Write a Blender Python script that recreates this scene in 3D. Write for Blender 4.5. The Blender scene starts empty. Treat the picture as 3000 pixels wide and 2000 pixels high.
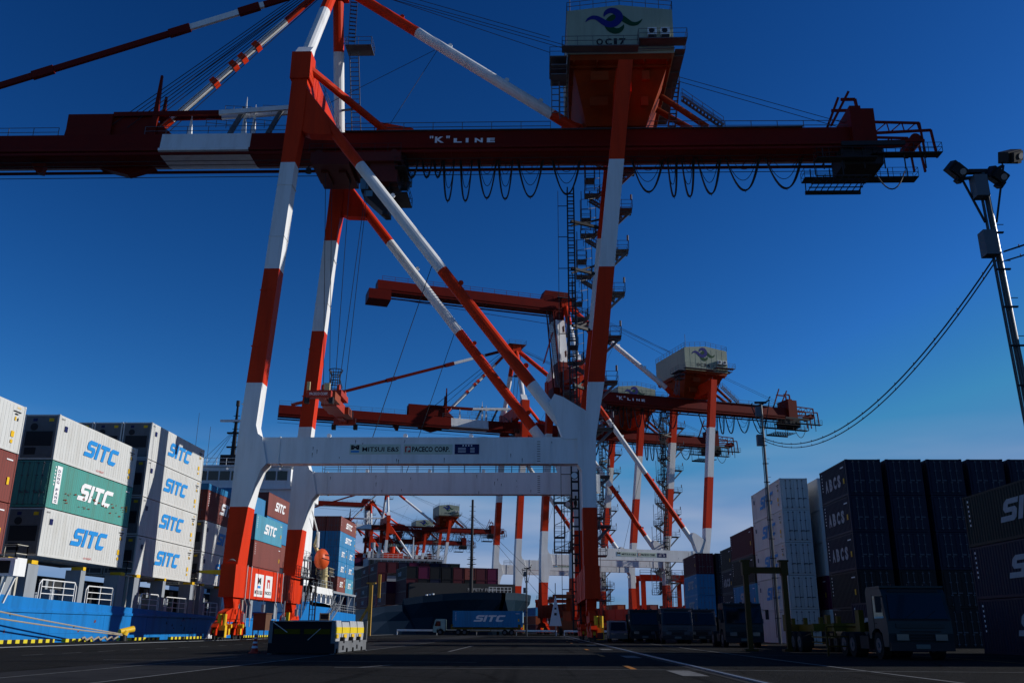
import bpy, math, random
from math import sin, cos, tan, radians, pi, atan2, sqrt
from mathutils import Vector as V, Matrix
random.seed(7)
sc = bpy.context.scene
# ------------------------------------------------------------------ camera
cd = bpy.data.cameras.new("camera"); cam = bpy.data.objects.new("camera", cd)
sc.collection.objects.link(cam); sc.camera = cam
cd.sensor_width = 36; cd.lens = 31.44; cd.clip_end = 20000; cd.clip_start = 0.1
PITCH, YAW, ROLL = math.atan(843/2620), radians(1.77), 0.006
fw = V((-sin(YAW)*cos(PITCH), cos(YAW)*cos(PITCH), sin(PITCH)))
r0 = V((cos(YAW), sin(YAW), 0)); u0 = r0.cross(fw)
rt = r0*cos(ROLL)+u0*sin(ROLL); up = rt.cross(fw)
m = Matrix((rt, up, -fw)).transposed().to_4x4(); m.translation = V((0, 0, 1.0))
cam.matrix_world = m
# ------------------------------------------------------------------ light
SUN_EL, SUN_AZ = radians(21.0), radians(9.0)      # azimuth from +X towards +Y
w = bpy.data.worlds.new("World"); sc.world = w; w.use_nodes = True
nt = w.node_tree; nt.nodes.clear()
out = nt.nodes.new("ShaderNodeOutputWorld"); bg = nt.nodes.new("ShaderNodeBackground")
sky = nt.nodes.new("ShaderNodeTexSky"); sky.sky_type = 'NISHITA'; sky.sun_disc = False
sky.sun_elevation = SUN_EL; sky.sun_rotation = pi/2-SUN_AZ
sky.air_density = 0.9; sky.dust_density = 0.25; sky.ozone_density = 3.0; sky.altitude = 0
SKY_STR, EXPO, SUN_STR = 0.05, -0.24, 5.0
bg.inputs[1].default_value = SKY_STR
gam = nt.nodes.new("ShaderNodeGamma"); gam.inputs[1].default_value = 1.6
hsv = nt.nodes.new("ShaderNodeHueSaturation"); hsv.inputs['Saturation'].default_value = 1.25; hsv.inputs['Value'].default_value = 1.0
gain = nt.nodes.new("ShaderNodeMix"); gain.data_type = 'RGBA'; gain.blend_type = 'MULTIPLY'; gain.inputs['Factor'].default_value = 1; gain.inputs['B'].default_value = (0.95, 1.05, 1.02, 1)
# thin pale cloud bank low over the horizon
tc = nt.nodes.new("ShaderNodeTexCoord"); sep = nt.nodes.new("ShaderNodeSeparateXYZ")
nt.links.new(tc.outputs['Generated'], sep.inputs[0])
mp = nt.nodes.new("ShaderNodeMapping"); mp.inputs['Scale'].default_value = (3.0, 3.0, 16.0)
nt.links.new(tc.outputs['Generated'], mp.inputs[0])
nz = nt.nodes.new("ShaderNodeTexNoise"); nz.inputs['Scale'].default_value = 1.3; nz.inputs['Detail'].default_value = 3
nt.links.new(mp.outputs[0], nz.inputs['Vector'])
r1 = nt.nodes.new("ShaderNodeMapRange"); r1.inputs[1].default_value = 0.30; r1.inputs[2].default_value = 0.66
nt.links.new(nz.outputs[0], r1.inputs[0])
r2 = nt.nodes.new("ShaderNodeMapRange"); r2.inputs[1].default_value = 0.21; r2.inputs[2].default_value = 0.10
nt.links.new(sep.outputs['Z'], r2.inputs[0])
mu = nt.nodes.new("ShaderNodeMath"); mu.operation = 'MULTIPLY'
nt.links.new(r1.outputs[0], mu.inputs[0]); nt.links.new(r2.outputs[0], mu.inputs[1])
mu2 = nt.nodes.new("ShaderNodeMath"); mu2.operation = 'MULTIPLY'; mu2.inputs[1].default_value = 0.75
nt.links.new(mu.outputs[0], mu2.inputs[0])
mixc = nt.nodes.new("ShaderNodeMix"); mixc.data_type = 'RGBA'
mixc.inputs['B'].default_value = (9.5, 11.0, 14.5, 1)
nt.links.new(sky.outputs[0], hsv.inputs['Color']); nt.links.new(hsv.outputs[0], gam.inputs[0])
nt.links.new(gam.outputs[0], gain.inputs['A'])
cap = nt.nodes.new("ShaderNodeMix"); cap.data_type = 'RGBA'; cap.blend_type = 'DARKEN'; cap.inputs['Factor'].default_value = 1; cap.inputs['B'].default_value = (2.5, 5.8, 11.6, 1)
nt.links.new(gain.outputs['Result'], cap.inputs['A']); nt.links.new(cap.outputs['Result'], mixc.inputs['A']); nt.links.new(mu2.outputs[0], mixc.inputs['Factor'])
nt.links.new(mixc.outputs['Result'], bg.inputs[0]); nt.links.new(bg.outputs[0], out.inputs[0])
sl = bpy.data.lights.new("sun", 'SUN'); sl.energy = SUN_STR; sl.angle = radians(0.5); sl.color = (1.0, 0.965, 0.92)
so = bpy.data.objects.new("sun", sl); sc.collection.objects.link(so)
sd = V((cos(SUN_EL)*cos(SUN_AZ), cos(SUN_EL)*sin(SUN_AZ), sin(SUN_EL)))
so.rotation_euler = sd.to_track_quat('Z', 'Y').to_euler(); so.location = (100, 0, 100)
vs = sc.view_settings; vs.view_transform = 'Standard'; vs.look = 'None'; vs.exposure = EXPO; vs.gamma = 1
# ------------------------------------------------------------------ materials
MATS = {}
def mat(name, rgb, rough=0.5, dirt=0.15, metal=0.0, streak=False, scale=1.5, spec=0.18, bump=0.0, dirtcol=None):
    if name in MATS: return MATS[name]
    M = bpy.data.materials.new(name); M.use_nodes = True; n = M.node_tree; b = n.nodes['Principled BSDF']
    b.inputs['Roughness'].default_value = rough; b.inputs['Metallic'].default_value = metal
    b.inputs['Specular IOR Level'].default_value = spec
    if dirt > 0:
        t = n.nodes.new("ShaderNodeTexCoord"); mpn = n.nodes.new("ShaderNodeMapping")
        mpn.inputs['Scale'].default_value = (scale, scale, scale*(0.12 if streak else 1))
        x = n.nodes.new("ShaderNodeTexNoise"); x.inputs['Scale'].default_value = 1.0; x.inputs['Detail'].default_value = 8; x.inputs['Roughness'].default_value = 0.65
        rmp = n.nodes.new("ShaderNodeMapRange"); rmp.inputs[1].default_value = 0.45; rmp.inputs[2].default_value = 0.8
        rmp.inputs[4].default_value = dirt
        mx = n.nodes.new("ShaderNodeMix"); mx.data_type = 'RGBA'
        mx.inputs['A'].default_value = (*rgb, 1)
        dc = dirtcol or (rgb[0]*0.35+0.02, rgb[1]*0.32+0.012, rgb[2]*0.3+0.008)
        mx.inputs['B'].default_value = (*dc, 1)
        n.links.new(t.outputs['Object'], mpn.inputs[0]); n.links.new(mpn.outputs[0], x.inputs['Vector'])
        n.links.new(x.outputs[0], rmp.inputs[0]); n.links.new(rmp.outputs[0], mx.inputs['Factor'])
        n.links.new(mx.outputs['Result'], b.inputs['Base Color'])
        if bump > 0:
            bp = n.nodes.new("ShaderNodeBump"); bp.inputs['Strength'].default_value = bump
            y = n.nodes.new("ShaderNodeTexNoise"); y.inputs['Scale'].default_value = 30; y.inputs['Detail'].default_value = 4
            n.links.new(t.outputs['Object'], y.inputs['Vector']); n.links.new(y.outputs[0], bp.inputs['Height'])
            n.links.new(bp.outputs[0], b.inputs['Normal'])
    else:
        b.inputs['Base Color'].default_value = (*rgb, 1)
    MATS[name] = M; return M
RED = mat('crane_red', (0.62, 0.036, 0.006), 0.5, 0.6, streak=True, scale=0.9, dirtcol=(0.26, 0.018, 0.006), spec=.1)
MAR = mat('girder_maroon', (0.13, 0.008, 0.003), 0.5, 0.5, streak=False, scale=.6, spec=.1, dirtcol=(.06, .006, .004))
WHT = mat('crane_white', (0.74, 0.75, 0.74), 0.45, 0.5, streak=True, scale=1.1, dirtcol=(0.42, 0.39, 0.35))
STL = mat('walkway_steel', (0.10, 0.11, 0.13), 0.6, 0.4)
DRK = mat('dark_metal', (0.02, 0.021, 0.024), 0.6, 0.2)
GALV = mat('galvanised_steel', (0.36, 0.38, 0.40), 0.35, 0.3, metal=0.6)
CRM = mat('machinery_house_paint', (0.30, 0.34, 0.26), 0.55, 0.3, streak=True)
YEL = mat('safety_yellow', (0.75, 0.46, 0.02), 0.5, 0.4)
BLK = mat('black_paint', (0.012, 0.012, 0.013), 0.5, 0)
LBLUE = mat('logo_blue', (0.012, 0.016, 0.16), 0.5, 0); LGRN = mat('logo_green', (0.004, 0.05, 0.018), 0.5, 0)
TXW = mat('lettering_white', (0.78, 0.78, 0.78), 0.5, 0.2); TXB = mat('lettering_cyan', (0.02, 0.24, 0.60), 0.5, 0.1)
TXK = mat('lettering_black', (0.015, 0.015, 0.018), 0.5, 0); TXN = mat('lettering_navy', (0.01, 0.015, 0.08), 0.5, 0)
TXR = mat('lettering_red', (0.45, 0.03, 0.03), 0.5, 0); PAN = mat('sign_panel_cream', (0.50, 0.58, 0.48), 0.5, 0.1)
GLS = mat('dark_glass', (0.004, 0.005, 0.006), 0.05, 0, spec=0.5); RUB = mat('rubber', (0.012, 0.012, 0.012), 0.85, 0.2)
LAMP = mat('lamp_glass', (0.10, 0.10, 0.11), 0.1, 0, spec=0.6)
ROPE = mat('mooring_rope', (0.33, 0.29, 0.22), 0.9, 0.5, scale=8); WIRE = mat('wire', (0.02, 0.02, 0.022), 0.5, 0)
HULL = mat('hull_blue', (0.008, 0.17, 0.48), 0.5, 0.55, streak=True, scale=1.2, dirtcol=(0.01, 0.06, 0.14))
SGR = mat('ship_grey', (0.26, 0.29, 0.32), 0.6, 0.4, streak=True); SWH = mat('ship_white', (0.76, 0.77, 0.76), 0.45, 0.3, streak=True)
SDK = mat('ship_hold_dark', (0.03, 0.032, 0.035), 0.8, 0.2)
ORG = mat('lifeboat_orange', (0.60, 0.085, 0.02), 0.4, 0.3)
BUFF = mat('davit_buff', (0.55, 0.46, 0.24), 0.5, 0.3)
PW = mat('road_paint_white', (0.16, 0.16, 0.155), 0.85, 0.95, scale=3, dirtcol=(0.014, 0.014, 0.015))
PO = mat('road_paint_orange', (0.42, 0.16, 0.02), 0.85, 0.9, scale=3, dirtcol=(0.05, 0.035, 0.03))
CONC = mat('apron_concrete', (0.034, 0.034, 0.035), 1.0, 0.9, scale=0.9, bump=0.2, spec=.04, dirtcol=(.010, .010, .011))
CC = {  # container paints
 'white': mat('container_white', (0.56, 0.57, 0.55), 0.45, 0.5, streak=True, scale=1.6, dirtcol=(0.30, 0.27, 0.21)),
 'teal': mat('container_teal', (0.075, 0.30, 0.26), 0.5, 0.7, streak=True, scale=1.3, dirtcol=(0.10, 0.15, 0.10)),
 'brown': mat('container_brown', (0.20, 0.055, 0.045), 0.55, 0.5, streak=True, scale=1.3),
 'maroon': mat('container_maroon', (0.075, 0.014, 0.022), 0.55, 0.5, streak=True, scale=1.3),
 'blue': mat('container_blue', (0.03, 0.21, 0.42), 0.5, 0.5, streak=True, scale=1.3),
 'lightblue': mat('container_light_blue', (0.07, 0.30, 0.42), 0.5, 0.55, streak=True, scale=1.3),
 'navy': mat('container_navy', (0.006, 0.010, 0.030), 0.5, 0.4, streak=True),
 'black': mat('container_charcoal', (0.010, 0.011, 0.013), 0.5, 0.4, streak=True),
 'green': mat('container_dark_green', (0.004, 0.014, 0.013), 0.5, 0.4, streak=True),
 'purple': mat('container_magenta', (0.085, 0.008, 0.038), 0.5, 0.4, streak=True),
 'orange': mat('container_orange', (0.28, 0.06, 0.02), 0.5, 0.5, streak=True),
 'red': mat('container_red', (0.30, 0.03, 0.03), 0.5, 0.5, streak=True),
}
# ------------------------------------------------------------------ helpers
class MB:
    def __init__(s): s.v = []; s.f = []; s.m = []
    def add(s, vs, fs, m=0):
        o = len(s.v); s.v += [tuple(x) for x in vs]; s.f += [tuple(i+o for i in f) for f in fs]; s.m += [m]*len(fs)
    def hexa(s, a, b, m=0):   # two quads (4 pts each, same winding, ccw seen from outside of b)
        s.add(list(a)+list(b), [(3, 2, 1, 0), (4, 5, 6, 7)]+[(i, (i+1) % 4, 4+(i+1) % 4, 4+i) for i in range(4)], m)
    def box(s, x0, x1, y0, y1, z0, z1, m=0):
        s.hexa([(x0, y0, z0), (x1, y0, z0), (x1, y1, z0), (x0, y1, z0)], [(x0, y0, z1), (x1, y0, z1), (x1, y1, z1), (x0, y1, z1)], m)
    def bar(s, p, q, w, h=None, m=0, up=(0, 0, 1), w2=None, h2=None):
        p, q = V(p), V(q); h = w if h is None else h; w2 = w if w2 is None else w2; h2 = h if h2 is None else h2
        d = q-p
        if d.length < 1e-6: return
        d.normalize(); u = V(up)
        if abs(d.dot(u)) > 0.98: u = V((0, 1, 0))
        a = d.cross(u).normalized(); b = a.cross(d).normalized()
        def ring(c, ww, hh): return [c-a*ww/2-b*hh/2, c+a*ww/2-b*hh/2, c+a*ww/2+b*hh/2, c-a*ww/2+b*hh/2]
        s.hexa(ring(q, w2, h2), ring(p, w, h), m)
    def tube(s, p, q, r, m=0, n=10, r2=None, caps=True):
        p, q = V(p), V(q); r2 = r if r2 is None else r2; d = q-p
        if d.length < 1e-6: return
        d.normalize(); u = V((0, 0, 1)) if abs(d.z) < 0.9 else V((0, 1, 0))
        a = d.cross(u).normalized(); b = d.cross(a).normalized()
        A = [p+(a*cos(2*pi*i/n)+b*sin(2*pi*i/n))*r for i in range(n)]; B = [q+(a*cos(2*pi*i/n)+b*sin(2*pi*i/n))*r2 for i in range(n)]
        fs = [(i, (i+1) % n, n+(i+1) % n, n+i) for i in range(n)]
        if caps: fs += [tuple(range(n-1, -1, -1)), tuple(range(n, 2*n))]
        s.add(A+B, fs, m)
    def path(s, pts, r, m=0, n=6):
        for a, b in zip(pts[:-1], pts[1:]): s.tube(a, b, r, m, n)
    def prism(s, poly, fn, t0, t1, m=0):   # poly of 2-D points, fn(a,b,t)->xyz
        n = len(poly)
        A = [fn(a, b, t0) for a, b in poly]; B = [fn(a, b, t1) for a, b in poly]
        s.add(A+B, [tuple(range(n-1, -1, -1)), tuple(range(n, 2*n))]+[(i, (i+1) % n, n+(i+1) % n, n+i) for i in range(n)], m)
    def loft(s, st, cuts=None, col=None, m=0):   # stations (z,x0,x1,y0,y1) along z
        S = [st[0]]
        for a, b in zip(st[:-1], st[1:]):
            for c in sorted(cuts or []):
                if a[0]+1e-4 < c < b[0]-1e-4:
                    t = (c-a[0])/(b[0]-a[0]); S.append(tuple(a[i]+(b[i]-a[i])*t for i in range(5)))
            S.append(b)
        R = lambda q: [(q[1], q[3], q[0]), (q[2], q[3], q[0]), (q[2], q[4], q[0]), (q[1], q[4], q[0])]
        for a, b in zip(S[:-1], S[1:]):
            mm = col((a[0]+b[0])/2) if col else m
            ra, rb = R(a), R(b); s.add(ra+rb, [(i, (i+1) % 4, 4+(i+1) % 4, 4+i) for i in range(4)], mm)
        s.add(R(S[0]), [(3, 2, 1, 0)], col(S[0][0]+.01) if col else m); s.add(R(S[-1]), [(0, 1, 2, 3)], col(S[-1][0]-.01) if col else m)
    def rail(s, pts, h=1.1, sp=1.6, t=0.05, m=0, mid=2, up=(0, 0, 1)):
        U = V(up)
        for a, b in zip(pts[:-1], pts[1:]):
            a, b = V(a), V(b); L = (b-a).length; k = max(1, int(round(L/sp)))
            for i in range(k+1):
                p = a+(b-a)*i/k; s.bar(p, p+U*h, t, t, m)
            for j in range(1, mid+1): s.bar(a+U*h*j/mid, b+U*h*j/mid, t*0.85, t*0.85, m)
    def build(s, name, mats, parent=None, smooth=False, coll=None):
        me = bpy.data.meshes.new(name); me.from_pydata(s.v, [], s.f)
        if not isinstance(mats, (list, tuple)): mats = [mats]
        for x in mats: me.materials.append(x)
        if len(mats) > 1: me.polygons.foreach_set('material_index', s.m)
        if smooth: me.polygons.foreach_set('use_smooth', [True]*len(me.polygons))
        me.update()
        o = bpy.data.objects.new(name, me); sc.collection.objects.link(o)
        if parent: o.parent = parent
        return o
def tag(o, label=None, cat=None, group=None, kind=None):
    if label: o['label'] = label
    if cat: o['category'] = cat
    if group: o['group'] = group
    if kind: o['kind'] = kind
    return o
def empty(name, loc=(0, 0, 0), rz=0, label=None, cat=None, group=None):
    o = bpy.data.objects.new(name, None); sc.collection.objects.link(o); o.location = loc; o.rotation_euler = (0, 0, rz)
    o.empty_display_size = 0.3
    return tag(o, label, cat, group)
KIDS = {}
def kids(o):
    return [c for c in bpy.data.objects if c.parent == o]
def copy_tree(o, tree, parent=None):
    c = o.copy(); sc.collection.objects.link(c)
    if parent: c.parent = parent
    for ch in tree.get(o, []): copy_tree(ch, tree, c)
    return c
def tree_of():
    t = {}
    for x in bpy.data.objects:
        if x.parent: t.setdefault(x.parent, []).append(x)
    return t
# lettering -------------------------------------------------------
TCACHE = {}
def text_poly(txt, bold=0.0):
    k = (txt, bold)
    if k in TCACHE: return TCACHE[k]
    c = bpy.data.curves.new("t", 'FONT'); c.body = txt; c.size = 1; c.resolution_u = 2; c.offset = bold
    o = bpy.data.objects.new("t", c); sc.collection.objects.link(o)
    dg = bpy.context.evaluated_depsgraph_get(); me = bpy.data.meshes.new_from_object(o.evaluated_get(dg))
    vs = [(v.co.x, v.co.y) for v in me.vertices]; fs = [tuple(p.vertices) for p in me.polygons]
    bpy.data.objects.remove(o); bpy.data.curves.remove(c); bpy.data.meshes.remove(me)
    x0 = min(a for a, b in vs); x1 = max(a for a, b in vs); y0 = min(b for a, b in vs); y1 = max(b for a, b in vs)
    r = ([((a-x0)/(x1-x0), (b-y0)/(y1-y0)) for a, b in vs], fs, (x1-x0)/(y1-y0)); TCACHE[k] = r; return r
SH = {'S': ([(0.98, 1), (0.2, 1), (0.02, .84), (0.02, .56), (.16, .40), (.64, .40), (.64, .25), (-.10, .25), (-.10, 0), (.80, 0), (.95, .13), (.95, .48), (.80, .62), (.32, .62), (.32, .76), (0.98, .76)], 1.06),
      'I': ([(0, 0), (.30, 0), (.30, 1), (0, 1)], .42),
      'T': ([(0, 1), (0, .76), (.32, .76), (.32, 0), (.62, 0), (.62, .76), (.98, .76), (.98, 1)], 1.08),
      'C': ([(.98, 1), (.2, 1), (0, .84), (0, .14), (.16, 0), (.80, 0), (.96, .25), (.32, .25), (.32, .76), (.98, .76)], 1.0)}
def sitc_poly():
    if 'SITC' in TCACHE: return TCACHE['SITC']
    vs = []; fs = []; x = 0
    for ch in 'SITC':
        p, wd = SH[ch]
        o = len(vs); vs += [(x+a+0.30*b, b) for a, b in p]; fs.append(tuple(range(o, o+len(p)))); x += wd
    x0 = min(a for a, b in vs); x1 = max(a for a, b in vs)
    r = ([((a-x0)/(x1-x0), b) for a, b in vs], fs, (x1-x0)); TCACHE['SITC'] = r; return r
def letter(mb, poly, org, right, upv, h, wd=None, m=0, th=0.0):
    """flat lettering: lower-left corner org, axes right/up, cap height h, total width wd"""
    vs, fs, asp = poly; org, right, upv = V(org), V(right), V(upv); wd = wd or asp*h
    mb.add([org+right*(a*wd)+upv*(b*h) for a, b in vs], fs, m)
exec_parts = []
# ================================================================== STRUCTURE: ground, water, hills
def asphalt():
    M = bpy.data.materials.new('asphalt'); M.use_nodes = True; n = M.node_tree; b = n.nodes['Principled BSDF']; L = n.links.new
    b.inputs['Roughness'].default_value = 1.0; b.inputs['Specular IOR Level'].default_value = 0.04
    t = n.nodes.new("ShaderNodeTexCoord")
    def noise(sc_, det, rough, vec=None):
        q = n.nodes.new("ShaderNodeTexNoise"); q.inputs['Scale'].default_value = sc_; q.inputs['Detail'].default_value = det; q.inputs['Roughness'].default_value = rough; L(vec or t.outputs['Object'], q.inputs['Vector']); return q
    def mr(src, a0, a1, b0, b1):
        q = n.nodes.new("ShaderNodeMapRange"); 
        for i, v in enumerate((a0, a1, b0, b1)): q.inputs[i+1].default_value = v
        L(src, q.inputs[0]); return q.outputs[0]
    def mul(a_, b_):
        q = n.nodes.new("ShaderNodeMath"); q.operation = 'MULTIPLY'; L(a_, q.inputs[0]); L(b_, q.inputs[1]); return q.outputs[0]
    big = mr(noise(.07, 6, .7).outputs[0], .3, .7, .65, 1.3)
    grain = mr(noise(7, 8, .85).outputs[0], .35, .68, .45, 1.75)
    mp1 = n.nodes.new("ShaderNodeMapping"); mp1.inputs['Scale'].default_value = (1.5, .03, 1); L(t.outputs['Object'], mp1.inputs[0])
    tyre = mr(noise(1, 3, .5, mp1.outputs[0]).outputs[0], .56, .66, 1.0, .55)          # worn wheel tracks along the quay
    stain = mr(noise(.35, 5, .6).outputs[0], .60, .70, 1.0, .45)                        # oil stains
    vo = n.nodes.new("ShaderNodeTexVoronoi"); vo.feature = 'DISTANCE_TO_EDGE'; vo.inputs['Scale'].default_value = .16
    wn = noise(.8, 4, .6); wm = n.nodes.new("ShaderNodeMix"); wm.data_type = 'RGBA'; wm.inputs['Factor'].default_value = .25; wm.blend_type = 'LINEAR_LIGHT'
    L(t.outputs['Object'], wm.inputs['A']); L(wn.outputs['Color'], wm.inputs['B']); L(wm.outputs['Result'], vo.inputs['Vector'])
    crack = mr(vo.outputs['Distance'], .0, .008, .35, 1.0)
    f = mul(mul(mul(big, grain), mul(tyre, stain)), crack)
    mx = n.nodes.new("ShaderNodeMix"); mx.data_type = 'RGBA'; mx.blend_type = 'MULTIPLY'; mx.inputs['Factor'].default_value = 1; mx.inputs['A'].default_value = (0.020, 0.0197, 0.019, 1)
    L(f, mx.inputs['B']); L(mx.outputs['Result'], b.inputs['Base Color'])
    bp = n.nodes.new("ShaderNodeBump"); bp.inputs['Strength'].default_value = 0.5; bp.inputs['Distance'].default_value = 0.03
    L(grain, bp.inputs['Height']); L(bp.outputs[0], b.inputs['Normal']); return M
ASPH = asphalt()
QX = -32.6
mb = MB()
g = [(QX, -80), (QX, 172), (11, 172), (-197, 760), (-600, 1898), (-900, 2500), (6000, 2500), (6000, -80)]
mb.prism([(a, b) for a, b in g], lambda a, b, t: (a, b, t), -6, 0)
tag(mb.build('ground', ASPH), kind='structure')
mb = MB(); mb.add([(-6000, -400, -2.4), (6500, -400, -2.4), (6500, 9000, -2.4), (-6000, 9000, -2.4)], [(0, 1, 2, 3)])
WAT = mat('water', (0.008, 0.02, 0.03), 0.12, 0, spec=0.6)
n = WAT.node_tree; bp = n.nodes.new("ShaderNodeBump"); bp.inputs['Strength'].default_value = 0.5
yy = n.nodes.new("ShaderNodeTexNoise"); yy.inputs['Scale'].default_value = 0.6; yy.inputs['Detail'].default_value = 5
tcx = n.nodes.new("ShaderNodeTexCoord"); n.links.new(tcx.outputs['Object'], yy.inputs['Vector']); n.links.new(yy.outputs[0], bp.inputs['Height']); n.links.new(bp.outputs[0], n.nodes['Principled BSDF'].inputs['Normal'])
tag(mb.build('water', WAT), kind='structure')
mb = MB()                                     # low far shore
pts = []
for i in range(61):
    x = -2600+i*90; pts.append((x, 9+7*abs(sin(i*0.7))+5*abs(sin(i*1.9+1))))
for (x0, h0), (x1, h1) in zip(pts[:-1], pts[1:]): mb.box(x0, x1, 2440, 2520, -3, (h0+h1)/2)
tag(mb.build('far_shore', mat('far_shore', (0.05, 0.06, 0.07), 0.9, 0.2)), kind='structure')
# concrete band, rails, painted lines
mb = MB(); mb.add([(-12.3, -20, .004), (-8.5, -20, .004), (-8.5, 160, .004), (-12.3, 160, .004)], [(0, 1, 2, 3)])
tag(mb.build('concrete_strip', CONC), kind='structure')
mb = MB()
for rx in (-26.65, 4.45):
    mb.box(rx-.30, rx+.30, -60, 171, .002, .006, 1); mb.box(rx-.04, rx+.04, -60, 171, .004, .035, 0)
tag(mb.build('crane_rails', [GALV, mat('rail_groove', (0.012, 0.012, 0.012), 0.9, 0)]), kind='structure')
mb = MB()
def line(x0, x1, y0, y1, m=0, z=.010): mb.add([(x0, y0, z), (x1, y0, z), (x1, y1, z), (x0, y1, z)], [(0, 1, 2, 3)], m)
line(-8.40, -8.27, -20, 75); line(-11.0, -10.9, -20, 34)
for y in range(10, 150, 3): line(-18.95, -18.8, y, y+1.5)
for y in range(0, 90, 12): line(2.45, 2.62, y+1.6, y+4.4, 1)
for y in range(2, 150, 14): line(3.3, 3.9, y+6, y+9.0)
for y in range(0, 60, 6): line(-26, -25.85, y, y+3)
for yy_ in (25.3, 41.5, 52.0, 78.0, 110.0, 140.0): line(-5.5, 21, yy_, yy_+.12)
line(-14, -2, 30.0, 30.14); line(-4.3, -4.15, 44, 60); line(8.6, 8.75, 14, 150); line(16.4, 16.55, 14, 150, 1)
mb.add([(-4.9, 25.4, .012), (-4.75, 25.4, .012), (-4.2, 27.4, .012), (-4.35, 27.4, .012)], [(0, 1, 2, 3)])
tag(mb.build('painted_lines', [PW, PO]), kind='structure')
# ================================================================== SHIP-TO-SHORE CRANE
BANDS = [11.2, 22.6, 34.0, 45.5, 57.0, 68.5]
def bcol(z): return sum(1 for b in BANDS if z > b) % 2
G = 31.1
def ubow(x): return x
def band_tube(mb, p, q, r, n=14, r2=None):
    p, q = V(p), V(q); r2 = r if r2 is None else r2; ts = [0, 1]
    for b in BANDS:
        t = (b-p.z)/(q.z-p.z)
        if 0 < t < 1: ts.append(t)
    ts.sort()
    for a, b in zip(ts[:-1], ts[1:]):
        P, Q = p+(q-p)*a, p+(q-p)*b; mb.tube(P, Q, r+(r2-r)*a, bcol((P.z+Q.z)/2), n, r+(r2-r)*b)
def girder_section(mb, x0, x1, m, d=0.0):
    prof = [(7.4, 51.7), (7.4, 52.0), (7.75, 52.1), (8.0, 54.1), (11.2, 54.1), (11.45, 52.1), (11.8, 52.0), (11.8, 51.7), (10.9, 51.45), (8.3, 51.45)]
    mb.prism(prof, lambda a, b, t: (t, a, b+d), x0, x1, m)
def ladder(mb, p, q, w=0.7, n=None, side=(1, 0, 0), m=0):
    p, q, s = V(p), V(q), V(side)*w/2; L = (q-p).length; n = n or int(L/0.55)
    mb.bar(p-s, q-s, .09, .14, m); mb.bar(p+s, q+s, .09, .14, m)
    for i in range(n): c = p+(q-p)*(i+.5)/n; mb.bar(c-s, c+s, .10, .05, m)
def stair(mb, p, q, w=0.8, m=0):
    p, q = V(p), V(q); d = q-p; h = V((d.x, d.y, 0)); s = h.cross(V((0, 0, 1))).normalized()*w/2
    for k in (-1, 1):
        mb.bar(p+s*k, q+s*k, .06, .28, m); mb.rail([p+s*k, q+s*k], 1.0, 1.6, .05, m)
    n = max(3, int(d.length/0.45))
    for i in range(n): c = p+d*(i+.5)/n; mb.bar(c-s, c+s, .22, .04, m)
def deckp(mb, x0, x1, y0, y1, z, m=0, rails='xXyY', h=1.1):
    mb.box(x0, x1, y0, y1, z-.10, z, m)
    if 'x' in rails: mb.rail([(x0, y0, z), (x0, y1, z)], h, m=m)
    if 'X' in rails: mb.rail([(x1, y0, z), (x1, y1, z)], h, m=m)
    if 'y' in rails: mb.rail([(x0, y0, z), (x1, y0, z)], h, m=m)
    if 'Y' in rails: mb.rail([(x0, y1, z), (x1, y1, z)], h, m=m)
def wcx(z): return max(0.0, (z-20)*0.060)-.05         # waterside upper leg centre line
def lcx(z): return G+0.55+(z-20)*0.1115 if z > 20 else G
def sock(pts, w0, side):                                # swoosh emblem outline from a centre path and widths
    L = []; R = []
    for i, (x, y) in enumerate(pts):
        a = pts[max(0, i-1)]; b = pts[min(len(pts)-1, i+1)]; dx, dy = b[0]-a[0], b[1]-a[1]; k = sqrt(dx*dx+dy*dy) or 1
        ww = w0[i]/2; L.append((x-dy/k*ww, y+dx/k*ww)); R.append((x+dy/k*ww, y-dx/k*ww))
    return L+R[::-1]
def emblem(mb, org, right, upv, S, mB, mG):
    """two interlaced waves: blue tail to the left, green to the right (half-turn copy)"""
    path = []; wd = []
    N = 44
    key = [(0.0, .50, .005), (.05, .60, .05), (.12, .66, .085), (.20, .65, .105), (.28, .56, .125), (.36, .46, .14), (.44, .42, .145), (.52, .46, .15), (.585, .58, .15), (.60, .70, .15), (.56, .82, .15), (.48, .89, .14), (.40, .86, .11), (.345, .76, .06), (.33, .68, .01)]
    for i in range(N+1):
        t = i/N*(len(key)-1); j = min(int(t), len(key)-2); f = t-j
        P = [key[max(0, min(len(key)-1, j+k))] for k in (-1, 0, 1, 2)]
        cr = lambda c: 0.5*((2*P[1][c])+(-P[0][c]+P[2][c])*f+(2*P[0][c]-5*P[1][c]+4*P[2][c]-P[3][c])*f*f+(-P[0][c]+3*P[1][c]-3*P[2][c]+P[3][c])*f**3)
        path.append((cr(0), cr(1)*.62)); wd.append(max(.004, cr(2)*.85))
    right, upv, org = V(right), V(upv), V(org); nn = right.cross(upv).normalized()
    n = len(path)
    for s, mm, lift in ((0, mB, .012), (1, mG, .006)):
        pl = sock(path, wd, 0)
        L, R = pl[:n], pl[n:][::-1]
        if s: L = [(1-a, .62-b+.06) for a, b in L]; R = [(1-a, .62-b+.06) for a, b in R]
        pt = lambda q: org+right*q[0]*S+upv*q[1]*S+nn*lift
        for i in range(n-1): mb.add([pt(L[i]), pt(R[i]), pt(R[i+1]), pt(L[i+1])], [(0, 1, 2, 3)], mm)
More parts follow.
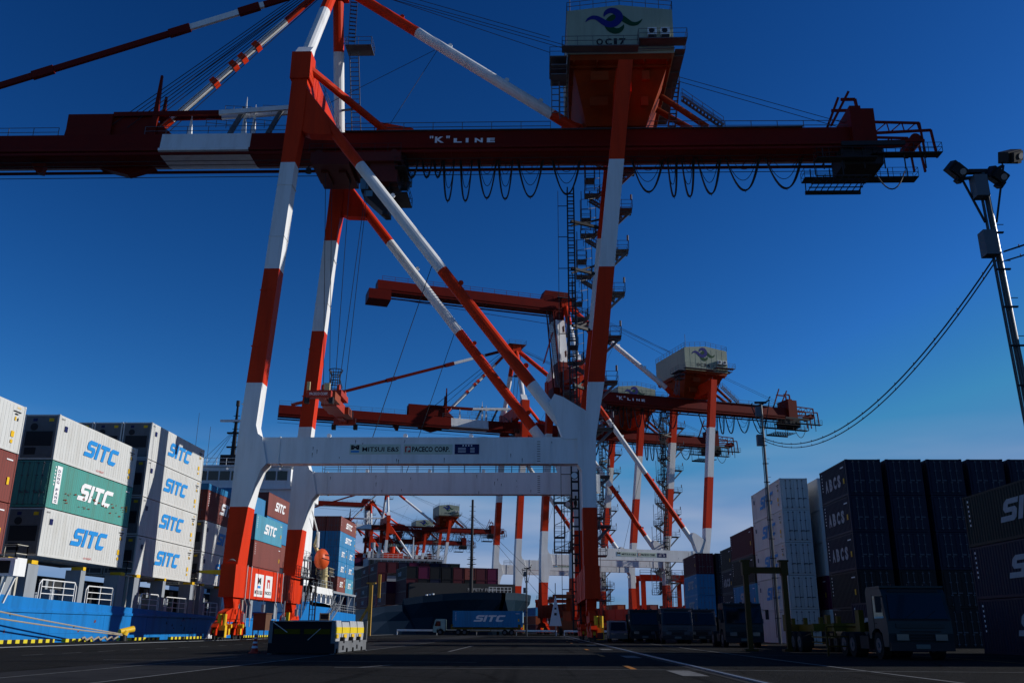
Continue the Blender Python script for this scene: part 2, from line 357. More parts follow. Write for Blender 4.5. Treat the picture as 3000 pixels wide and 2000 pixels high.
def make_crane(boom='down'):
    R = empty('gantry_crane')
    rw = [RED, WHT]
    # --- legs
    for y, sg in ((0, -1), (19, 1)):
        mb = MB()                                                     # waterside
        mb.loft([(6.2, -.7, .6, y-1.3, y+1.3), (11.2, -.7, .95, y-.95, y+.95), (13.0, -.7, 1.25, y-.85, y+.85), (14.5, -.7, 1.7, y-.8, y+.8), (15.05, -.7, 2.15, y-.8, y+.8), (17.5, -.65, 1.6, y-.8, y+.8), (17.8, -.62, 1.15, y-.78, y+.78), (18.6, -.6, .9, y-.76, y+.76), (45.5, .85, 2.3, y-.72, y+.72), (50, 1.05, 2.75, y-.72, y+.72), (57.6, 1.25, 2.85, y-.72, y+.72)], BANDS, bcol)
        if True:                                                      # gusset to the long diagonal
            mb.prism([(2.2, 49.4), (3.4, 48.8), (5.7, 48.7), (5.2, 50.6), (3.4, 53.2), (2.6, 54.5)], lambda a, b, t: (a, t, b), y-.6, y+.6, 0)
            mb.box(1.0, 3.05, y-.9, y+.9, 55.2, 58.4, 0)
        for z in (8.9, 20.6, 26.2, 31.8, 37.4, 43.0): c_ = wcx(z)+.05; mb.box(c_-.78+.08, c_+.78+.1, y-.765, y+.765, z-.025, z+.025, bcol(z)) if z > 18 else mb.box(-.72, .80, y-1.14, y+1.14, z-.03, z+.03, bcol(z))
        mb.build('leg', rw, R)
        mb = MB()                                                     # landside
        mb.loft([(6.2, G-.62, G+.62, y-1.2, y+1.2), (11.2, G-.62, G+.62, y-.9, y+.9), (14.5, G-.64, G+.62, y-.85, y+.85), (15.05, G-1.0, G+.62, y-.85, y+.85), (17.5, G-1.0, G+.7, y-.85, y+.85), (19.8, G-.1, G+1.1, y-.8, y+.8), (22.6, lcx(22.6)-.75, lcx(22.6)+.75, y-.75, y+.75), (57.0, lcx(57.0)-.75, lcx(57.0)+.75, y-.75, y+.75)], BANDS, bcol)
        mb.prism([(G-2.25, 17.3), (G-3.45, 20.7), (G-3.0, 21.5), (G-2.2, 21.2), (G-.1, 19.9), (G+.2, 17.3)], lambda a, b, t: (a, t, b), y-.7, y+.7, 1)
        mb.build('leg', rw, R)
    # --- portal beams, sill beams, tie beams
    for y in (0, 19):
        mb = MB(); mb.box(1.5, G-.95, y-.62, y+.62, 15.1, 17.5)
        for x in (3.2, G-3.4):                                        # bolted splice flanges
            mb.box(x-.04, x+.04, y-.68, y+.68, 15.04, 17.56)
        for x in (7.5, 14.5, 20.5): mb.tube((x, y-.1, 17.75), (x, y+.1, 17.75), .2, n=8)
        o = mb.build('portal_beam', WHT, R)
        random.seed(40+y); st_ = MB()
        for k in range(14): xx = random.uniform(3, G-3); zz = random.uniform(15.4, 17.3); ll = random.uniform(.1, .45); st_.hexa([(xx-.01, y-.626, zz-ll), (xx+.01, y-.626, zz-ll), (xx+.01, y-.62, zz-ll), (xx-.01, y-.62, zz-ll)], [(xx-.035, y-.626, zz), (xx+.035, y-.626, zz), (xx+.035, y-.62, zz), (xx-.035, y-.62, zz)])
        for k in range(9): st_.box(G-4.6, G-4.3, y-.627, y-.62, 15.3+k*.22, 15.36+k*.22)
        st_.build('stain', mat('grime', (.06, .055, .05), .9, .4), o)['kind'] = 'stuff'
        if y == 0:
            p = MB()
            for a, b, mm in ((9.6, 14.2, PAN), (14.5, 18.9, PAN), (19.1, 21.3, TXN)): p = MB(); p.box(a, b, -.66, -.625, 15.95, 16.85); p.build('sign_panel', mm, o)
            t = MB(); X = (1, 0, 0); Z = (0, 0, 1)
            letter(t, text_poly('MITSUI E&S', .02), (10.75, -.668, 16.18), X, Z, .42, 3.3, 0)
            letter(t, text_poly('M', .06), (9.72, -.668, 16.35), X, Z, .42, .75, 0); t.box(9.72, 10.47, -.668, -.664, 16.1, 16.27, 1)
            t.build('lettering', [TXK, TXB], o); t = MB()
            t.box(14.62, 15.12, -.668, -.664, 16.12, 16.66, 2); t.tube((14.9, -.668, 16.42), (14.9, -.672, 16.42), .17, 3, 12); t.box(14.75, 14.86, -.674, -.67, 16.12, 16.5, 3)
            letter(t, text_poly('PACECO CORP.', .035), (15.25, -.668, 16.15), X, Z, .48, 3.4, 0)
            t.build('lettering', [TXK, TXB, TXR, PAN], o); t = MB()
            for i in range(4): t.box(19.8+i*.25, 19.92+i*.25, -.668, -.664, 16.66, 16.78, 4)
            for j in range(4):
                t.box(19.4, 20.1, -.668, -.664, 16.12+j*.12, 16.16+j*.12, 4); t.box(20.5, 20.9, -.668, -.664, 16.12+j*.12, 16.16+j*.12, 4)
            t.build('lettering', [TXK, TXB, TXR, PAN, TXW], o)
    h = MB(); h.rail([(2.6, 19.5, 17.5), (G-2.2, 19.5, 17.5)], 1.15, 1.8, .06, mid=3); h.rail([(2.6, 18.5, 17.5), (G-2.2, 18.5, 17.5)], 1.15, 1.8, .05, mid=3); h.build('handrail', STL, R)
    for x in (0, G):
        mb = MB(); sx = 1 if x == 0 else -1
        mb.box(x-.6, x+.7, -1.9, 20.9, 3.5, 6.2)
        for y in (1.6, 4.5, 9.5, 14.5, 17.4): mb.box(x-.64, x+.74, y-.05, y+.05, 3.46, 6.24)
        o = mb.build('sill_beam', RED, R)
        if x == 0:
            
            for a, b in ((3.7, 6.3), (6.9, 9.2)): p = MB(); p.box(.712, .73, a, b, 3.75, 5.75); p.build('sign_panel', SWH, o)
            t = MB(); Y = (0, 1, 0); Z = (0, 0, 1)
            letter(t, text_poly('M', .06), (.738, 4.5, 4.85), Y, Z, .6, 1.0, 0); t.box(.732, .738, 4.5, 5.5, 4.5, 4.72, 1)
            letter(t, text_poly('MITSUI E&S', .02), (.738, 3.85, 3.95), Y, Z, .36, 2.3, 0)
            t.build('lettering', [TXK, TXB], o); t = MB()
            t.box(.732, .738, 7.5, 8.4, 4.6, 5.4, 2); t.box(.738, .742, 7.75, 8.15, 4.6, 5.15, 3); letter(t, text_poly('PACECO', .03), (.738, 7.05, 4.0), Y, Z, .32, 2.0, 0)
            t.build('lettering', [TXK, TXB, TXR, SWH], o)
    for x, z0, z1 in ((1.9, 54.6, 58.0), (lcx(56), 54.2, 56.98)):
        mb = MB(); mb.box(x-.75, x+.75, .7, 18.3, z0, z1)
        for y in (4, 7, 12, 15): mb.box(x-.79, x+.79, y-.05, y+.05, z0-.04, z1+.04)
        mb.rail([(x+.7, 1, z1), (x+.7, 18, z1)], 1.1, 1.6, .05, 1); mb.build('tie_beam', [RED, STL], R)
    # hangers joining the tie beams to the girder
    for x in (1.9, lcx(56)):
        for y in (7.9, 10.6): mb = MB(); mb.box(x-.9, x+.9, y, y+.7, 53.2, 55.4); mb.build('girder_hanger', MAR, R)
    # --- diagonals
    for y in (0, 19):
        mb = MB(); band_tube(mb, (2.6, y, 53.6), (G-2.4, y, 19.0), .56)
        for t in (.35, .62, .86): c = V((2.6, y, 53.6)).lerp(V((G-2.4, y, 19.0)), t); mb.tube(c+V((.45, -.06, .55)), c+V((.45, .06, .55)), .26, bcol(c.z), 8)
        mb.build('diagonal_brace', rw, R, smooth=False)
    for y, ye in ((0, 8.3), (19, 10.9)):
        mb = MB(); mb.tube((2.6, y, 57.0), (9.4, ye, 54.5), .42, n=12); mb.prism([(8.2, 53.9), (13.2, 53.9), (12.6, 54.6), (9.0, 55.4)], lambda a, b, t: (a, t, b), ye-.2, ye+.2); mb.build('upper_brace', RED, R)
    apex = (2.35, 9.6, 75.2)
    for y in (0, 19):
        mb = MB(); band_tube(mb, (1.9, y*.96+.3, 57.6), (2.35, 9.6+(-.9 if y == 0 else .9), 74.5), .66)
        mb.prism([(y-.9, 58.0), (y+.9, 58.0), (9.5+(y-9.5)*.87+.4, 60.2), (9.5+(y-9.5)*.87-.4, 60.2)], lambda a, b, t: (t, a, b), 1.1, 2.7, 1)
        mb.build('mast_leg', rw, R)
    mb = MB(); mb.box(1.2, 3.6, 8.0, 11.2, 74.0, 76.2)
    for k in (-1.1, 0, 1.1): mb.tube((.6, 9.6+k-.15, 75.6), (.6, 9.6+k+.15, 75.6), .7, n=14)
    deckp(mb, 0, 5, 7.4, 11.8, 76.3, 1); mb.build('mast_head', [RED, STL], R)
    mb = MB(); ladder(mb, (4.3, 17.2, 57.6), (4.1, 13.3, 68.6), 1.1); deckp(mb, 3.2, 6.4, 12.2, 14.4, 68.8); stair(mb, (3.8, 13.0, 69), (4.3, 10.6, 76.2)); mb.bar((2.4, 16.0, 62), (4.3, 15.7, 62), .2)
    mb.build('mast_ladder', STL, R)
    # backstay, forestays, ropes
    mb = MB(); a, b = V((3.2, 9.6, 75.0)), V((31.2, 9.4, 54.9)); ts = [0, .33, .90, 1.0]
    for i in range(3): mb.tube(a.lerp(b, ts[i]), a.lerp(b, ts[i+1]), .62, i % 2, 14)
    for t in (.25, .46, .7, .84): c = a.lerp(b, t); mb.tube(c+V((.3, -.06, .72)), c+V((.3, .06, .72)), .28, 1 if t > .33 and t < .9 else 0, 8)
    mb.prism([(28.6, 54.0), (34.4, 54.0), (33.0, 55.0), (30.0, 56.1)], lambda p, q, t: (p, t, q), 9.1, 9.9, 0); mb.build('backstay', rw, R)
    mb = MB()
    for dy in (-.0, .35): mb.tube((4, 9+dy*3, 75.6), (G-3, 6.5+dy*8, 65.2), .035); mb.tube((4, 9.6+dy, 75.3), (62, 9+dy*3, 54.9), .035)
    mb.tube((15.0, 9.6, 66.2), (1.9, 12, 60.5), .03); mb.tube((15.0, 9.6, 66.2), (9.5, 9, 55), .03); mb.tube((16.4, 0, 34.6), (11.5, 0, 17.6), .035); mb.tube((17.0, 19, 34.4), (11.9, 19, 17.6), .035); mb.build('guy_wire', WIRE, R)
    if boom == 'down':
        mb = MB(); a, b = V((1.2, 9.6, 75.4)), V((-57, 9.6, 54.6)); T = [0, .13, .30, .62, .82, 1]
        for i in range(5): mb.bar(a.lerp(b, T[i]), a.lerp(b, T[i+1]), .35, .75, 1 if i == 1 else 0)
        for t in (.16, .30, .57, .80): c = a.lerp(b, t); d = (b-a).normalized(); mb.bar(c-d*1.3, c+d*1.3, .5, 1.0, 0)
        mb.build('forestay', [MAR, WHT], R)
        mb = MB(); b = V((-17.6, 9.6, 54.9)); T = [0, .25, .90, 1]
        for i in range(3): mb.tube(a.lerp(b, T[i]), a.lerp(b, T[i+1]), .40, 1 if i == 1 else 0, 10)
        for t in (.42, .50, .55, .66): c = a.lerp(b, t); d = (b-a).normalized(); mb.bar(c-d*.35, c+d*.35, .9, .95, 0)
        mb.build('forestay', rw, R)
        mb = MB()
        for k in range(4):
            for e, (x1, x2) in enumerate(((-22.5, .3), (-20.2, .5), (-16.6, .9))): mb.tube((x2, 8.9+k*.35, 75.6-e*.5), (x1, 8.4+k*.6, 55.2), .045, n=5)
        mb.build('boom_hoist_rope', WIRE, R)
    # --- girder, boom
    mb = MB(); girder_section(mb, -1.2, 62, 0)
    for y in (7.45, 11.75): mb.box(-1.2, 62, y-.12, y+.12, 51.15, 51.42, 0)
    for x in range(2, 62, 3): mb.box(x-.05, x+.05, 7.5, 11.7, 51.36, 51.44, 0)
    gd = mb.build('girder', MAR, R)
    t = MB(); X = (1, 0, 0); u2 = V((0, .25, 2.0)).normalized(); o = V((15.35, 7.38, 52.05))
    nrm = V(X).cross(u2)
    o = V((15.2, 7.80, 52.5))+nrm*.03
    letter(t, text_poly('K', .04), o, X, u2, .85, 1.0); letter(t, text_poly('"', .02), o+V((-.6, 0, 0))+u2*.6, X, u2, .35, .4); letter(t, text_poly('"', .02), o+V((1.25, 0, 0))+u2*.6, X, u2, .35, .4)
    t.build('lettering', TXW, gd); t = MB()
    for i, ch in enumerate('LINE'): letter(t, text_poly(ch, .05), o+V((2.1+i*1.35-(0.35 if i > 1 else 0), 0, 0)), X, u2, .6, .3 if ch == 'I' else .9)
    t.build('lettering', TXW, gd)
    h = MB(); h.rail([(5, 8.05, 54.1), (G-3, 8.05, 54.1)], 1.15, 3.4, .07); h.rail([(5, 11, 54.1), (G-3, 11, 54.1)], 1.15, 3.4, .06)
    h.rail([(36, 8.2, 54.1), (62, 8.2, 53.9)], 1.15, 3.0, .07); h.rail([(36, 11, 54.1), (62, 11, 53.9)], 1.15, 3.0, .06)
    h.box(5, 56, 7.7, 8.4, 54.1, 54.16); h.build('handrail', STL, R)
    def boom_part(x0, x1, white):
        mb = MB()
        if white and x1 > white[1]:
            girder_section(mb, x0, white[0], 0); girder_section(mb, white[0], white[1], 1); girder_section(mb, white[1], x1, 0)
        else: girder_section(mb, x0, x1, 0)
        for y in (7.45, 11.75): mb.box(x0, x1, y-.12, y+.12, 51.15, 51.42, 0)
        return mb
    if boom == 'down':
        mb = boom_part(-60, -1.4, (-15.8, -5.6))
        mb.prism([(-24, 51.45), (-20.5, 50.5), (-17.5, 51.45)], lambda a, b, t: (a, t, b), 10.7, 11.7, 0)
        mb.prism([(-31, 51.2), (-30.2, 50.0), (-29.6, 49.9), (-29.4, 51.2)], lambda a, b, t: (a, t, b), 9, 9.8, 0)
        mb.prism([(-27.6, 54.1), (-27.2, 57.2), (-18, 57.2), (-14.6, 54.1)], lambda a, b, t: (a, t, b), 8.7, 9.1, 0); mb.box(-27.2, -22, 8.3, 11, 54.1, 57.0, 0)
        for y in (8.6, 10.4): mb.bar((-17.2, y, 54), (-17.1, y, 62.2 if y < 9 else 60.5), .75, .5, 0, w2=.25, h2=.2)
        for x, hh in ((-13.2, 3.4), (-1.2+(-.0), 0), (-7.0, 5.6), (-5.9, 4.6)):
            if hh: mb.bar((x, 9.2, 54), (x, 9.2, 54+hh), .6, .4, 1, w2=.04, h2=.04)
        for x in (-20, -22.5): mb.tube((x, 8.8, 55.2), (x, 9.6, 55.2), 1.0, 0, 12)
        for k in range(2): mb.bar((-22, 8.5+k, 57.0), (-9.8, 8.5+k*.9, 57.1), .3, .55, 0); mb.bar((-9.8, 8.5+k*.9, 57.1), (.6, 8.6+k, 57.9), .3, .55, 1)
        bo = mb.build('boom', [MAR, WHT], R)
        h = MB(); h.rail([(-60, 8.3, 54.1), (-28, 8.3, 54.1)], 1.15, 3, .06); h.rail([(-18, 8.3, 54.1), (-1, 8.3, 54.1)], 1.15, 2.4, .06); h.rail([(-18, 11, 54.1), (-1, 11, 54.1)], 1.15, 2.4, .05)
        for x in (-8.2, -3.8): h.bar((x-.5, 9, 54.2), (x+1.2, 9, 58), .3, .5); h.rail([(x-3, 8.6, 55.4), (x+.5, 8.6, 55.0)], 1.0, 1.2, .06); h.rail([(x-1, 8.6, 57.2), (x+2, 8.6, 57.0)], .9, 1.2, .05)
        for k in range(6): h.path([(-2+k*.3, 9, 54.3), (-1.6+k*.3, 9, 56.0-k*.15), (0+k*.1, 9, 55.2-k*.2)], .05)
        h.build('handrail', STL, R)
        mb = MB()
        for z, y in ((50.7, 8), (50.3, 11), (50.75, 9)): mb.tube((-60, y, z-.1), (60, y, z), .045, n=5)
        mb.build('hoist_rope', WIRE, R)
    else:
        A = radians(85); hx, hz = 2.0, 52.8; L1 = 21
        def rot(mbx, piv, ang, shift=(0, 0)):
            mbx.v = [((x-piv[0])*cos(ang)-(z-piv[1])*sin(ang)+piv[0]+shift[0], y, (x-piv[0])*sin(ang)+(z-piv[1])*cos(ang)+piv[1]+shift[1]) for x, y, z in mbx.v]
        mb = boom_part(hx-L1, hx, (-15.8, -5.6)); 
        for x in (-8, -14, -20): deckp(mb, x, x+1.4, 6.4, 7.4, 53.2, 0)
        rot(mb, (hx, hz), -A); mb.build('boom', [MAR, WHT], R)
        ex, ez = hx-L1*cos(A), hz+L1*sin(A)
        mb = boom_part(ex-43, ex+.6, None); mb.v = [(x, y, z+ez-52.4) for x, y, z in mb.v]
        mb.box(ex-45, ex-40, 7, 12, ez-3.2, ez-.9); mb.rail([(ex-42, 8.3, ez+1.7), (ex-1, 8.3, ez+1.7)], 1.1, 3, .07)
        mb.prism([(ex-4, ez+1.7), (ex-3, ez+4.2), (ex+3, ez+4.2), (ex+3.4, ez+2.6), (ex+1, ez+1.4)], lambda a, b, t: (a, t, b), 8.3, 10.9, 0)
        mb.bar((ex+3, 9.5, ez+3.5), (ex+9.5, 9.5, hz+15), .5, 1.1, 0); mb.tube((ex-41, 9, ez-2), (ex+2, 9, ez-4.2), .06, n=5)
        mb.build('boom', [MAR, WHT], R)
        mb = MB()
        for k in (0, .7): mb.bar((1.4, 9+k, 75.6), (ex+1, 9+k, ez+1.0), .4, .6, 0); mb.bar((1.4, 9+k, 73.6), (hx-L1*cos(A)*.6, 9+k, hz+L1*.6), .25, .4, 1)
        for k in range(3): mb.tube((1.4, 9+k*.5, 75), (-3, 9+k*.5, 60), .06, n=5)
        mb.build('forestay', rw, R)
        h = MB(); ladder(h, (.6, 8.4, 55), (-2.5, 8.4, 76), 1.2); h.build('boom_ladder', STL, R)
    # --- trolley
    mb = MB(); mb.box(1.6, 11.6, 7.0, 12.2, 49.9, 51.0, 0)
    for x in (2.4, 10.8):
        for y in (7.4, 11.8): mb.tube((x, y-.2, 51.1), (x, y+.2, 51.1), .4, 0, 10)
    mb.box(2.0, 6.0, 6.6, 12.4, 49.3, 49.95, 0); mb.box(8.2, 11.2, 7.5, 11, 47.6, 49.9, 0)
    for x in (3, 5, 7): mb.box(x-.4, x+.4, 8, 11, 49.0, 49.5, 0)
    tr = mb.build('trolley', mat('trolley_dark_red', (0.10, 0.02, 0.015), .5, .4), R)
    c = MB(); c.prism([(6.9, 48.9), (7.1, 47.0), (7.9, 46.2), (9.6, 44.6), (10.2, 44.6), (10.2, 48.9)], lambda a, b, t: (a, t, b), 8.6, 10.9)
    oc = c.build('operator_cab', DRK, tr)
    c = MB(); c.box(6.95, 7.9, 8.57, 8.59, 47.3, 48.6); c.box(7.5, 8.4, 8.57, 8.59, 46.4, 47.1); c.build('window', mat('cab_glass', (0.10, 0.22, 0.30), .08, 0, spec=.9), oc)
    c = MB(); deckp(c, 11.0, 12.2, 6.8, 11.8, 49.2); deckp(c, 10.4, 12.4, 7.6, 11.4, 46.4); stair(c, (12.0, 7.4, 46.4), (12.0, 10.6, 49.2)); c.rail([(1.4, 6.9, 51), (11.6, 6.9, 51)], 1, 1.5, .05); c.build('walkway', DRK, tr)
    for q in ((1.5, 7, 49.3), (10.0, 8, 44.6)): c = MB(); c.tube(q, V(q)-V((0, 0, .3)), .1, 0, 8); c.tube(V(q)-V((0, 0, .3)), V(q)-V((0, 0, .8)), .28, 0, 10, r2=.34); c.build('lamp', DRK, tr)
    # --- festoon cables
    LO = [(1205, 35, 2.0), (1250, 28, 2.0), (1283, 24, 2.0), (1315, 32, 5.0), (1367, 34, 5.0), (1430, 54, 4.7), (1484, 42, 4.8), (1558, 74, 4.6), (1665, 82, 4.3), (1905, 92, 4.1), (1978, 27, 4.7), (2024, 35, 4.7), (2086, 66, 4.4), (2185, 96, 4.0), (2305, 104, 3.8)]
    for u, wdt, sag in LO:
        xc = (u-1580)*.0379+26.65; hw = wdt*.0379/2; mb = MB()
        for rr, sg, k, yy in ((.085, sag, 1, 9.7), (.085, sag*.985, .93, 10.0), (.04, sag*.62, .86, 10.3), (.035, sag*.40, .8, 9.4)):
            pts = []
            for i in range(17):
                s = -1+i/8; pts.append((xc+hw*k*s*(1+.05*abs(s)), yy, 51.35-(sg)*(1-abs(s)**(2.6 if hw < .8 else 2.1))))
            mb.path(pts, rr, n=5)
        mb.tube((xc, 9.6, 51.35-sag-.35), (xc, 9.6, 51.35-sag), .03, n=4); mb.build('festoon_cable', WIRE, R)
    # --- machinery house and its frame
    x0, x1, y0, y1 = 29.9, 41.3, 2.0, 17.0
    mb = MB(); mb.prism([(x0, 59.7), (x1, 59.7), (x1, 65.2), ((x0+x1)/2, 65.9), (x0, 65.2)], lambda a, b, t: (a, t, b), y0, y1)
    for i in range(1, 8): mb.box(x0+i*1.43-.02, x0+i*1.43+.02, y0-.02, y0, 59.8, 65.1)
    mh = mb.build('machinery_house', CRM, R)
    e = MB(); emblem(e, (x0+1.95, y0-.03, 61.75), (1, 0, 0), (0, 0, 1), 6.2, 0, 1); e.build('emblem', [LBLUE, LGRN], mh)
    h = MB(); h.rail([(x0, y0, 65.2), ((x0+x1)/2, y0, 65.9), (x1, y0, 65.2), (x1, y1, 65.2), (x0, y1, 65.2), (x0, y0, 65.2)], 1.1, 1.5, .06); h.tube((x0+.3, y0, 65.2), (x0+.3, y0, 68.4), .05); h.build('roof_railing', STL, mh)
    for dx, dz in ((8.6, 61.7), (10.0, 61.7)):
        a = MB(); a.box(x0+dx, x0+dx+.95, y0-.55, y0-.06, dz, dz+.85); a.tube((x0+dx+.4, y0-.56, dz+.45), (x0+dx+.4, y0-.6, dz+.45), .3, 1, 14); a.box(x0+dx+.1, x0+dx+.9, y0-.5, y0, dz-.25, dz, 1); a.build('air_conditioner', [SWH, DRK], mh)
    mb = MB(); deckp(mb, x0-.6, x1-3.9, y0-1.3, y0-.1, 59.9, rails='xy'); deckp(mb, x1-3.9, x1+1.2, y0-1.5, y0-.1, 60.6, rails='xyX'); deckp(mb, x1+.1, x1+1.2, y0, y1, 60.2, rails='X')
    deckp(mb, x0-1.9, x0-.1, y0-.2, y0+4, 59.4, rails='xy'); ladder(mb, (x0-1.3, y0+3.2, 54.2), (x0-1.3, y0+1.5, 57.6), .8); deckp(mb, x0-1.8, x0-.1, y0+.4, y0+2.6, 57.6, rails='xyY')
    mb.box(x0-1.8, x0-.1, y0, y0+3.8, 58.4, 58.5); stair(mb, (x0+12.4, 7.6, 59.9), (x0+12.1, 12.0, 54.4)); stair(mb, (x1+1.6, 8.0, 58.0), (x1+6.0, 8.0, 54.3))
    for y in (3, 6, 9, 12, 15): mb.bar((x1, y, 60), (x1+1.1, y, 60), .2, .2)
    ladder(mb, (x0-.35, y0+3.9, 54.2), (x0-.35, y0+3.2, 59.2), .9); mb.bar((x0-.6, y0-.3, 59.85), (x1, y0-.3, 60.1), .1); mb.build('walkway', STL, R)
    mb = MB(); mb.box(x0+.25, x1-.3, y0+.1, y1-.2, 59.0, 59.7)
    mb.hexa([(x0+2.2, 7.6, 54.3), (x1-2.6, 7.6, 54.3), (x1-2.6, 11.6, 54.3), (x0+2.2, 11.6, 54.3)], [(x0+.6, y0+1.2, 59), (x1-.6, y0+1.2, 59), (x1-.6, y1-1.2, 59), (x0+.6, y1-1.2, 59)])
    for i in range(5): mb.box(x0+.6+i*2.5, x0+.75+i*2.5, y0+.1, y1-.2, 58.75, 59)
    for j in range(4): mb.box(x0+.3, x1-.3, y0+1+j*3.6, y0+1.2+j*3.6, 58.7, 59)
    mb.tube((x1-1.5, 8, 58.9), (x1+4.4, 8.6, 54.6), .35, n=10); mb.tube((x1-1.5, 11, 58.9), (x1+4.4, 10.6, 54.6), .35, n=10)
    for a, b in ((x0+2.5, x0+4.4), (x1-3.4, x1-2.6)):
        for z in (55.2, 57.2): mb.box(a, b, y0+2.9-(z-55.2)*.9, y0+3.4-(z-55.2)*.9, z, z+1.1)
    mb.build('house_frame', mat('house_frame_red', (0.24, 0.035, 0.006), .6, .7, scale=.6, spec=.1), R)
    # --- access tower: lift mast and stair cages round the rear landside leg
    mb = MB(); tx, ty = G-.55, 16.6
    for a in (-.38, .38):
        for b in (-.38, .38): mb.bar((tx+a, ty+b, 1), (tx+a, ty+b, 51.3), .14)
    z = 1.0
    while z < 51:
        for s in (-.38, .38): mb.bar((tx-.38, ty+s, z), (tx+.38, ty+s, z), .12, .10); mb.bar((tx+s, ty-.38, z), (tx+s, ty+.38, z), .12, .12)
        z += .95
    for z in (8, 14, 20, 27, 34, 41, 47): mb.bar((tx, ty, z), (lcx(z)-.4, 18.6, z), .35, .3); mb.bar((tx, ty, z-.6), (lcx(z)-.4, 18.6, z+1.2), .2, .2)
    mb.tube((tx-1.5, ty, 3), (tx-1.5, ty, 51), .035, n=5)
    for i in range(12): mb.bar((tx-1.5, ty, 5+i*4), (tx-.3, ty, 5+i*4), .07)
    mb.build('lift_mast', DRK, R)
    z = 6.4; k = 0
    while z < 50:
        mb = MB(); cx = lcx(z+3); zz = z+5.4
        xr = cx+2.6; xl = cx-2.2
        deckp(mb, cx+.8, cx+3.4, 18.4, 20.4, zz); mb.bar((cx+.5, 19, zz-.1), (cx+3.4, 19.2, zz-.1), .16, .4, 0); mb.bar((cx+.6, 19.2, zz-2.8), (cx+3.2, 19.2, zz-.2), .14, .3)
        deckp(mb, xl-.6, xl+1.2, 19.8, 21.2, zz-2.7)
        stair(mb, (cx-1.2, 20.6, zz-2.7), (cx+2.2, 20.6, zz)); stair(mb, (cx+2.4, 21.6, zz), (cx-1.6, 21.6, zz+2.7))
        mb.tube((cx+3.3, 18.5, zz+1.1), (cx+3.3, 18.5, zz+1.8), .12, n=6)
        deckp(mb, xl-.6, xl+.6, 18.6, 20.2, zz-1.2)
        for xx, yy in ((xl-.55, 18.7), (xl+.5, 18.7), (xl-.55, 21.0), (cx-.9, 20.4)): mb.bar((xx, yy, zz-2.8), (xx, yy, zz+2.4), .09)
        for k_ in range(4): mb.bar((xl-.55, 18.7, zz-2.6+k_*1.3), (cx-.9, 20.4, zz-1.6+k_*1.3), .06)
        mb.rail([(cx-1.9, 20.2, zz+1.2), (cx-.7, 20.2, zz+1.2)], 1.1, .5, .05)
        mb.build('stair_flight', STL, R); z += 5.4; k += 1
    # --- tail end
    mb = MB(); mb.box(62.0, 63.4, 7.2, 11.9, 51.0, 56.3, 0); mb.box(63.4, 65.2, 7.6, 11.6, 50.2, 56.2, 0)
    for y, dz in ((8, 0), (11.2, 0)):
        mb.bar((59.8, y, 54.3), (62.5, y, 59.9 if y > 9 else 58.6), .22, .30, 0)
        zt = 58.2 if y > 9 else 57.6; xr = 64.6 if y > 9 else 63.2
        mb.bar((61.4, y, zt), (xr, y, zt), .22, .3, 0); mb.bar((xr, y, zt), (xr+.15, y, 56.2), .3, .3, 0)
        mb.bar((65, y, 54.7), (70.9, y, 54.5), .22, .24, 0); mb.bar((65, y, 53.3), (72.2, y, 53.6), .22, .26, 0); mb.bar((65, y, 52.2), (71.2, y, 52.3), .26, .28, 0); mb.bar((72.2, y, 53.6), (72.5, y, 50.2), .22, .26, 0); mb.bar((70.9, y, 54.5), (71.1, y, 50.2), .2, .22, 0)
        for i in range(3): mb.bar((65.2+i*1.9, y, 53.4), (66.8+i*1.9, y, 54.6), .12, .12, 0); mb.bar((66.8+i*1.9, y, 54.6), (67.0+i*1.9, y, 53.4), .1, .12, 0)
    mb.tube((70.2, 8, 52.5), (70.2, 11, 52.5), .75, 0, 14); mb.v = [(55+(x-55)*.87, y, z) for x, y, z in mb.v]; mb.build('tail_frame', MAR, R)
    mb = MB(); deckp(mb, 64, 72.6, 6.8, 8.0, 50.3); deckp(mb, 57, 71.6, 11.2, 12.6, 49.7); deckp(mb, 57, 64.4, 6.4, 7.6, 49.6)
    mb.box(60.2, 68, 6.5, 6.75, 51.0, 51.5); mb.box(60.5, 65.5, 7.4, 11, 49.2, 51.2)
    for x in (58, 60.5, 63, 65.5, 68, 70.5): mb.bar((x, 7.2, 51), (x, 7.2, 48.5), .12); mb.bar((x, 11.8, 51), (x, 11.8, 49.7), .12)
    for i in range(9): mb.bar((57.0+i*.8, 6.9, 47.6), (57.0+i*.8, 10.7, 47.6), .07, .10)
    for i in range(5): mb.bar((56.8, 7.0+i*.9, 47.6), (63.6, 7.0+i*.9, 47.6), .07, .12)
    mb.bar((56.7, 10.8, 47.5), (63.7, 10.8, 47.5), .25, .4); mb.bar((56.8, 7.0, 47.6), (56.8, 7.2, 49.6), .12); mb.bar((56.8, 10.8, 47.6), (57, 11.2, 49.6), .12); mb.bar((63.6, 10.8, 47.6), (64.4, 11.2, 49.6), .12); mb.bar((60.2, 7, 47.6), (60.2, 7, 49.6), .12)
    mb.path([(65.2+i*.38, 9.5, 49.4-2.2*(1-((i-5)/5)**2)) for i in range(11)], .08, n=5); mb.v = [(55+(x-55)*.87, y, z) for x, y, z in mb.v]; mb.build('tail_platform', DRK, R)
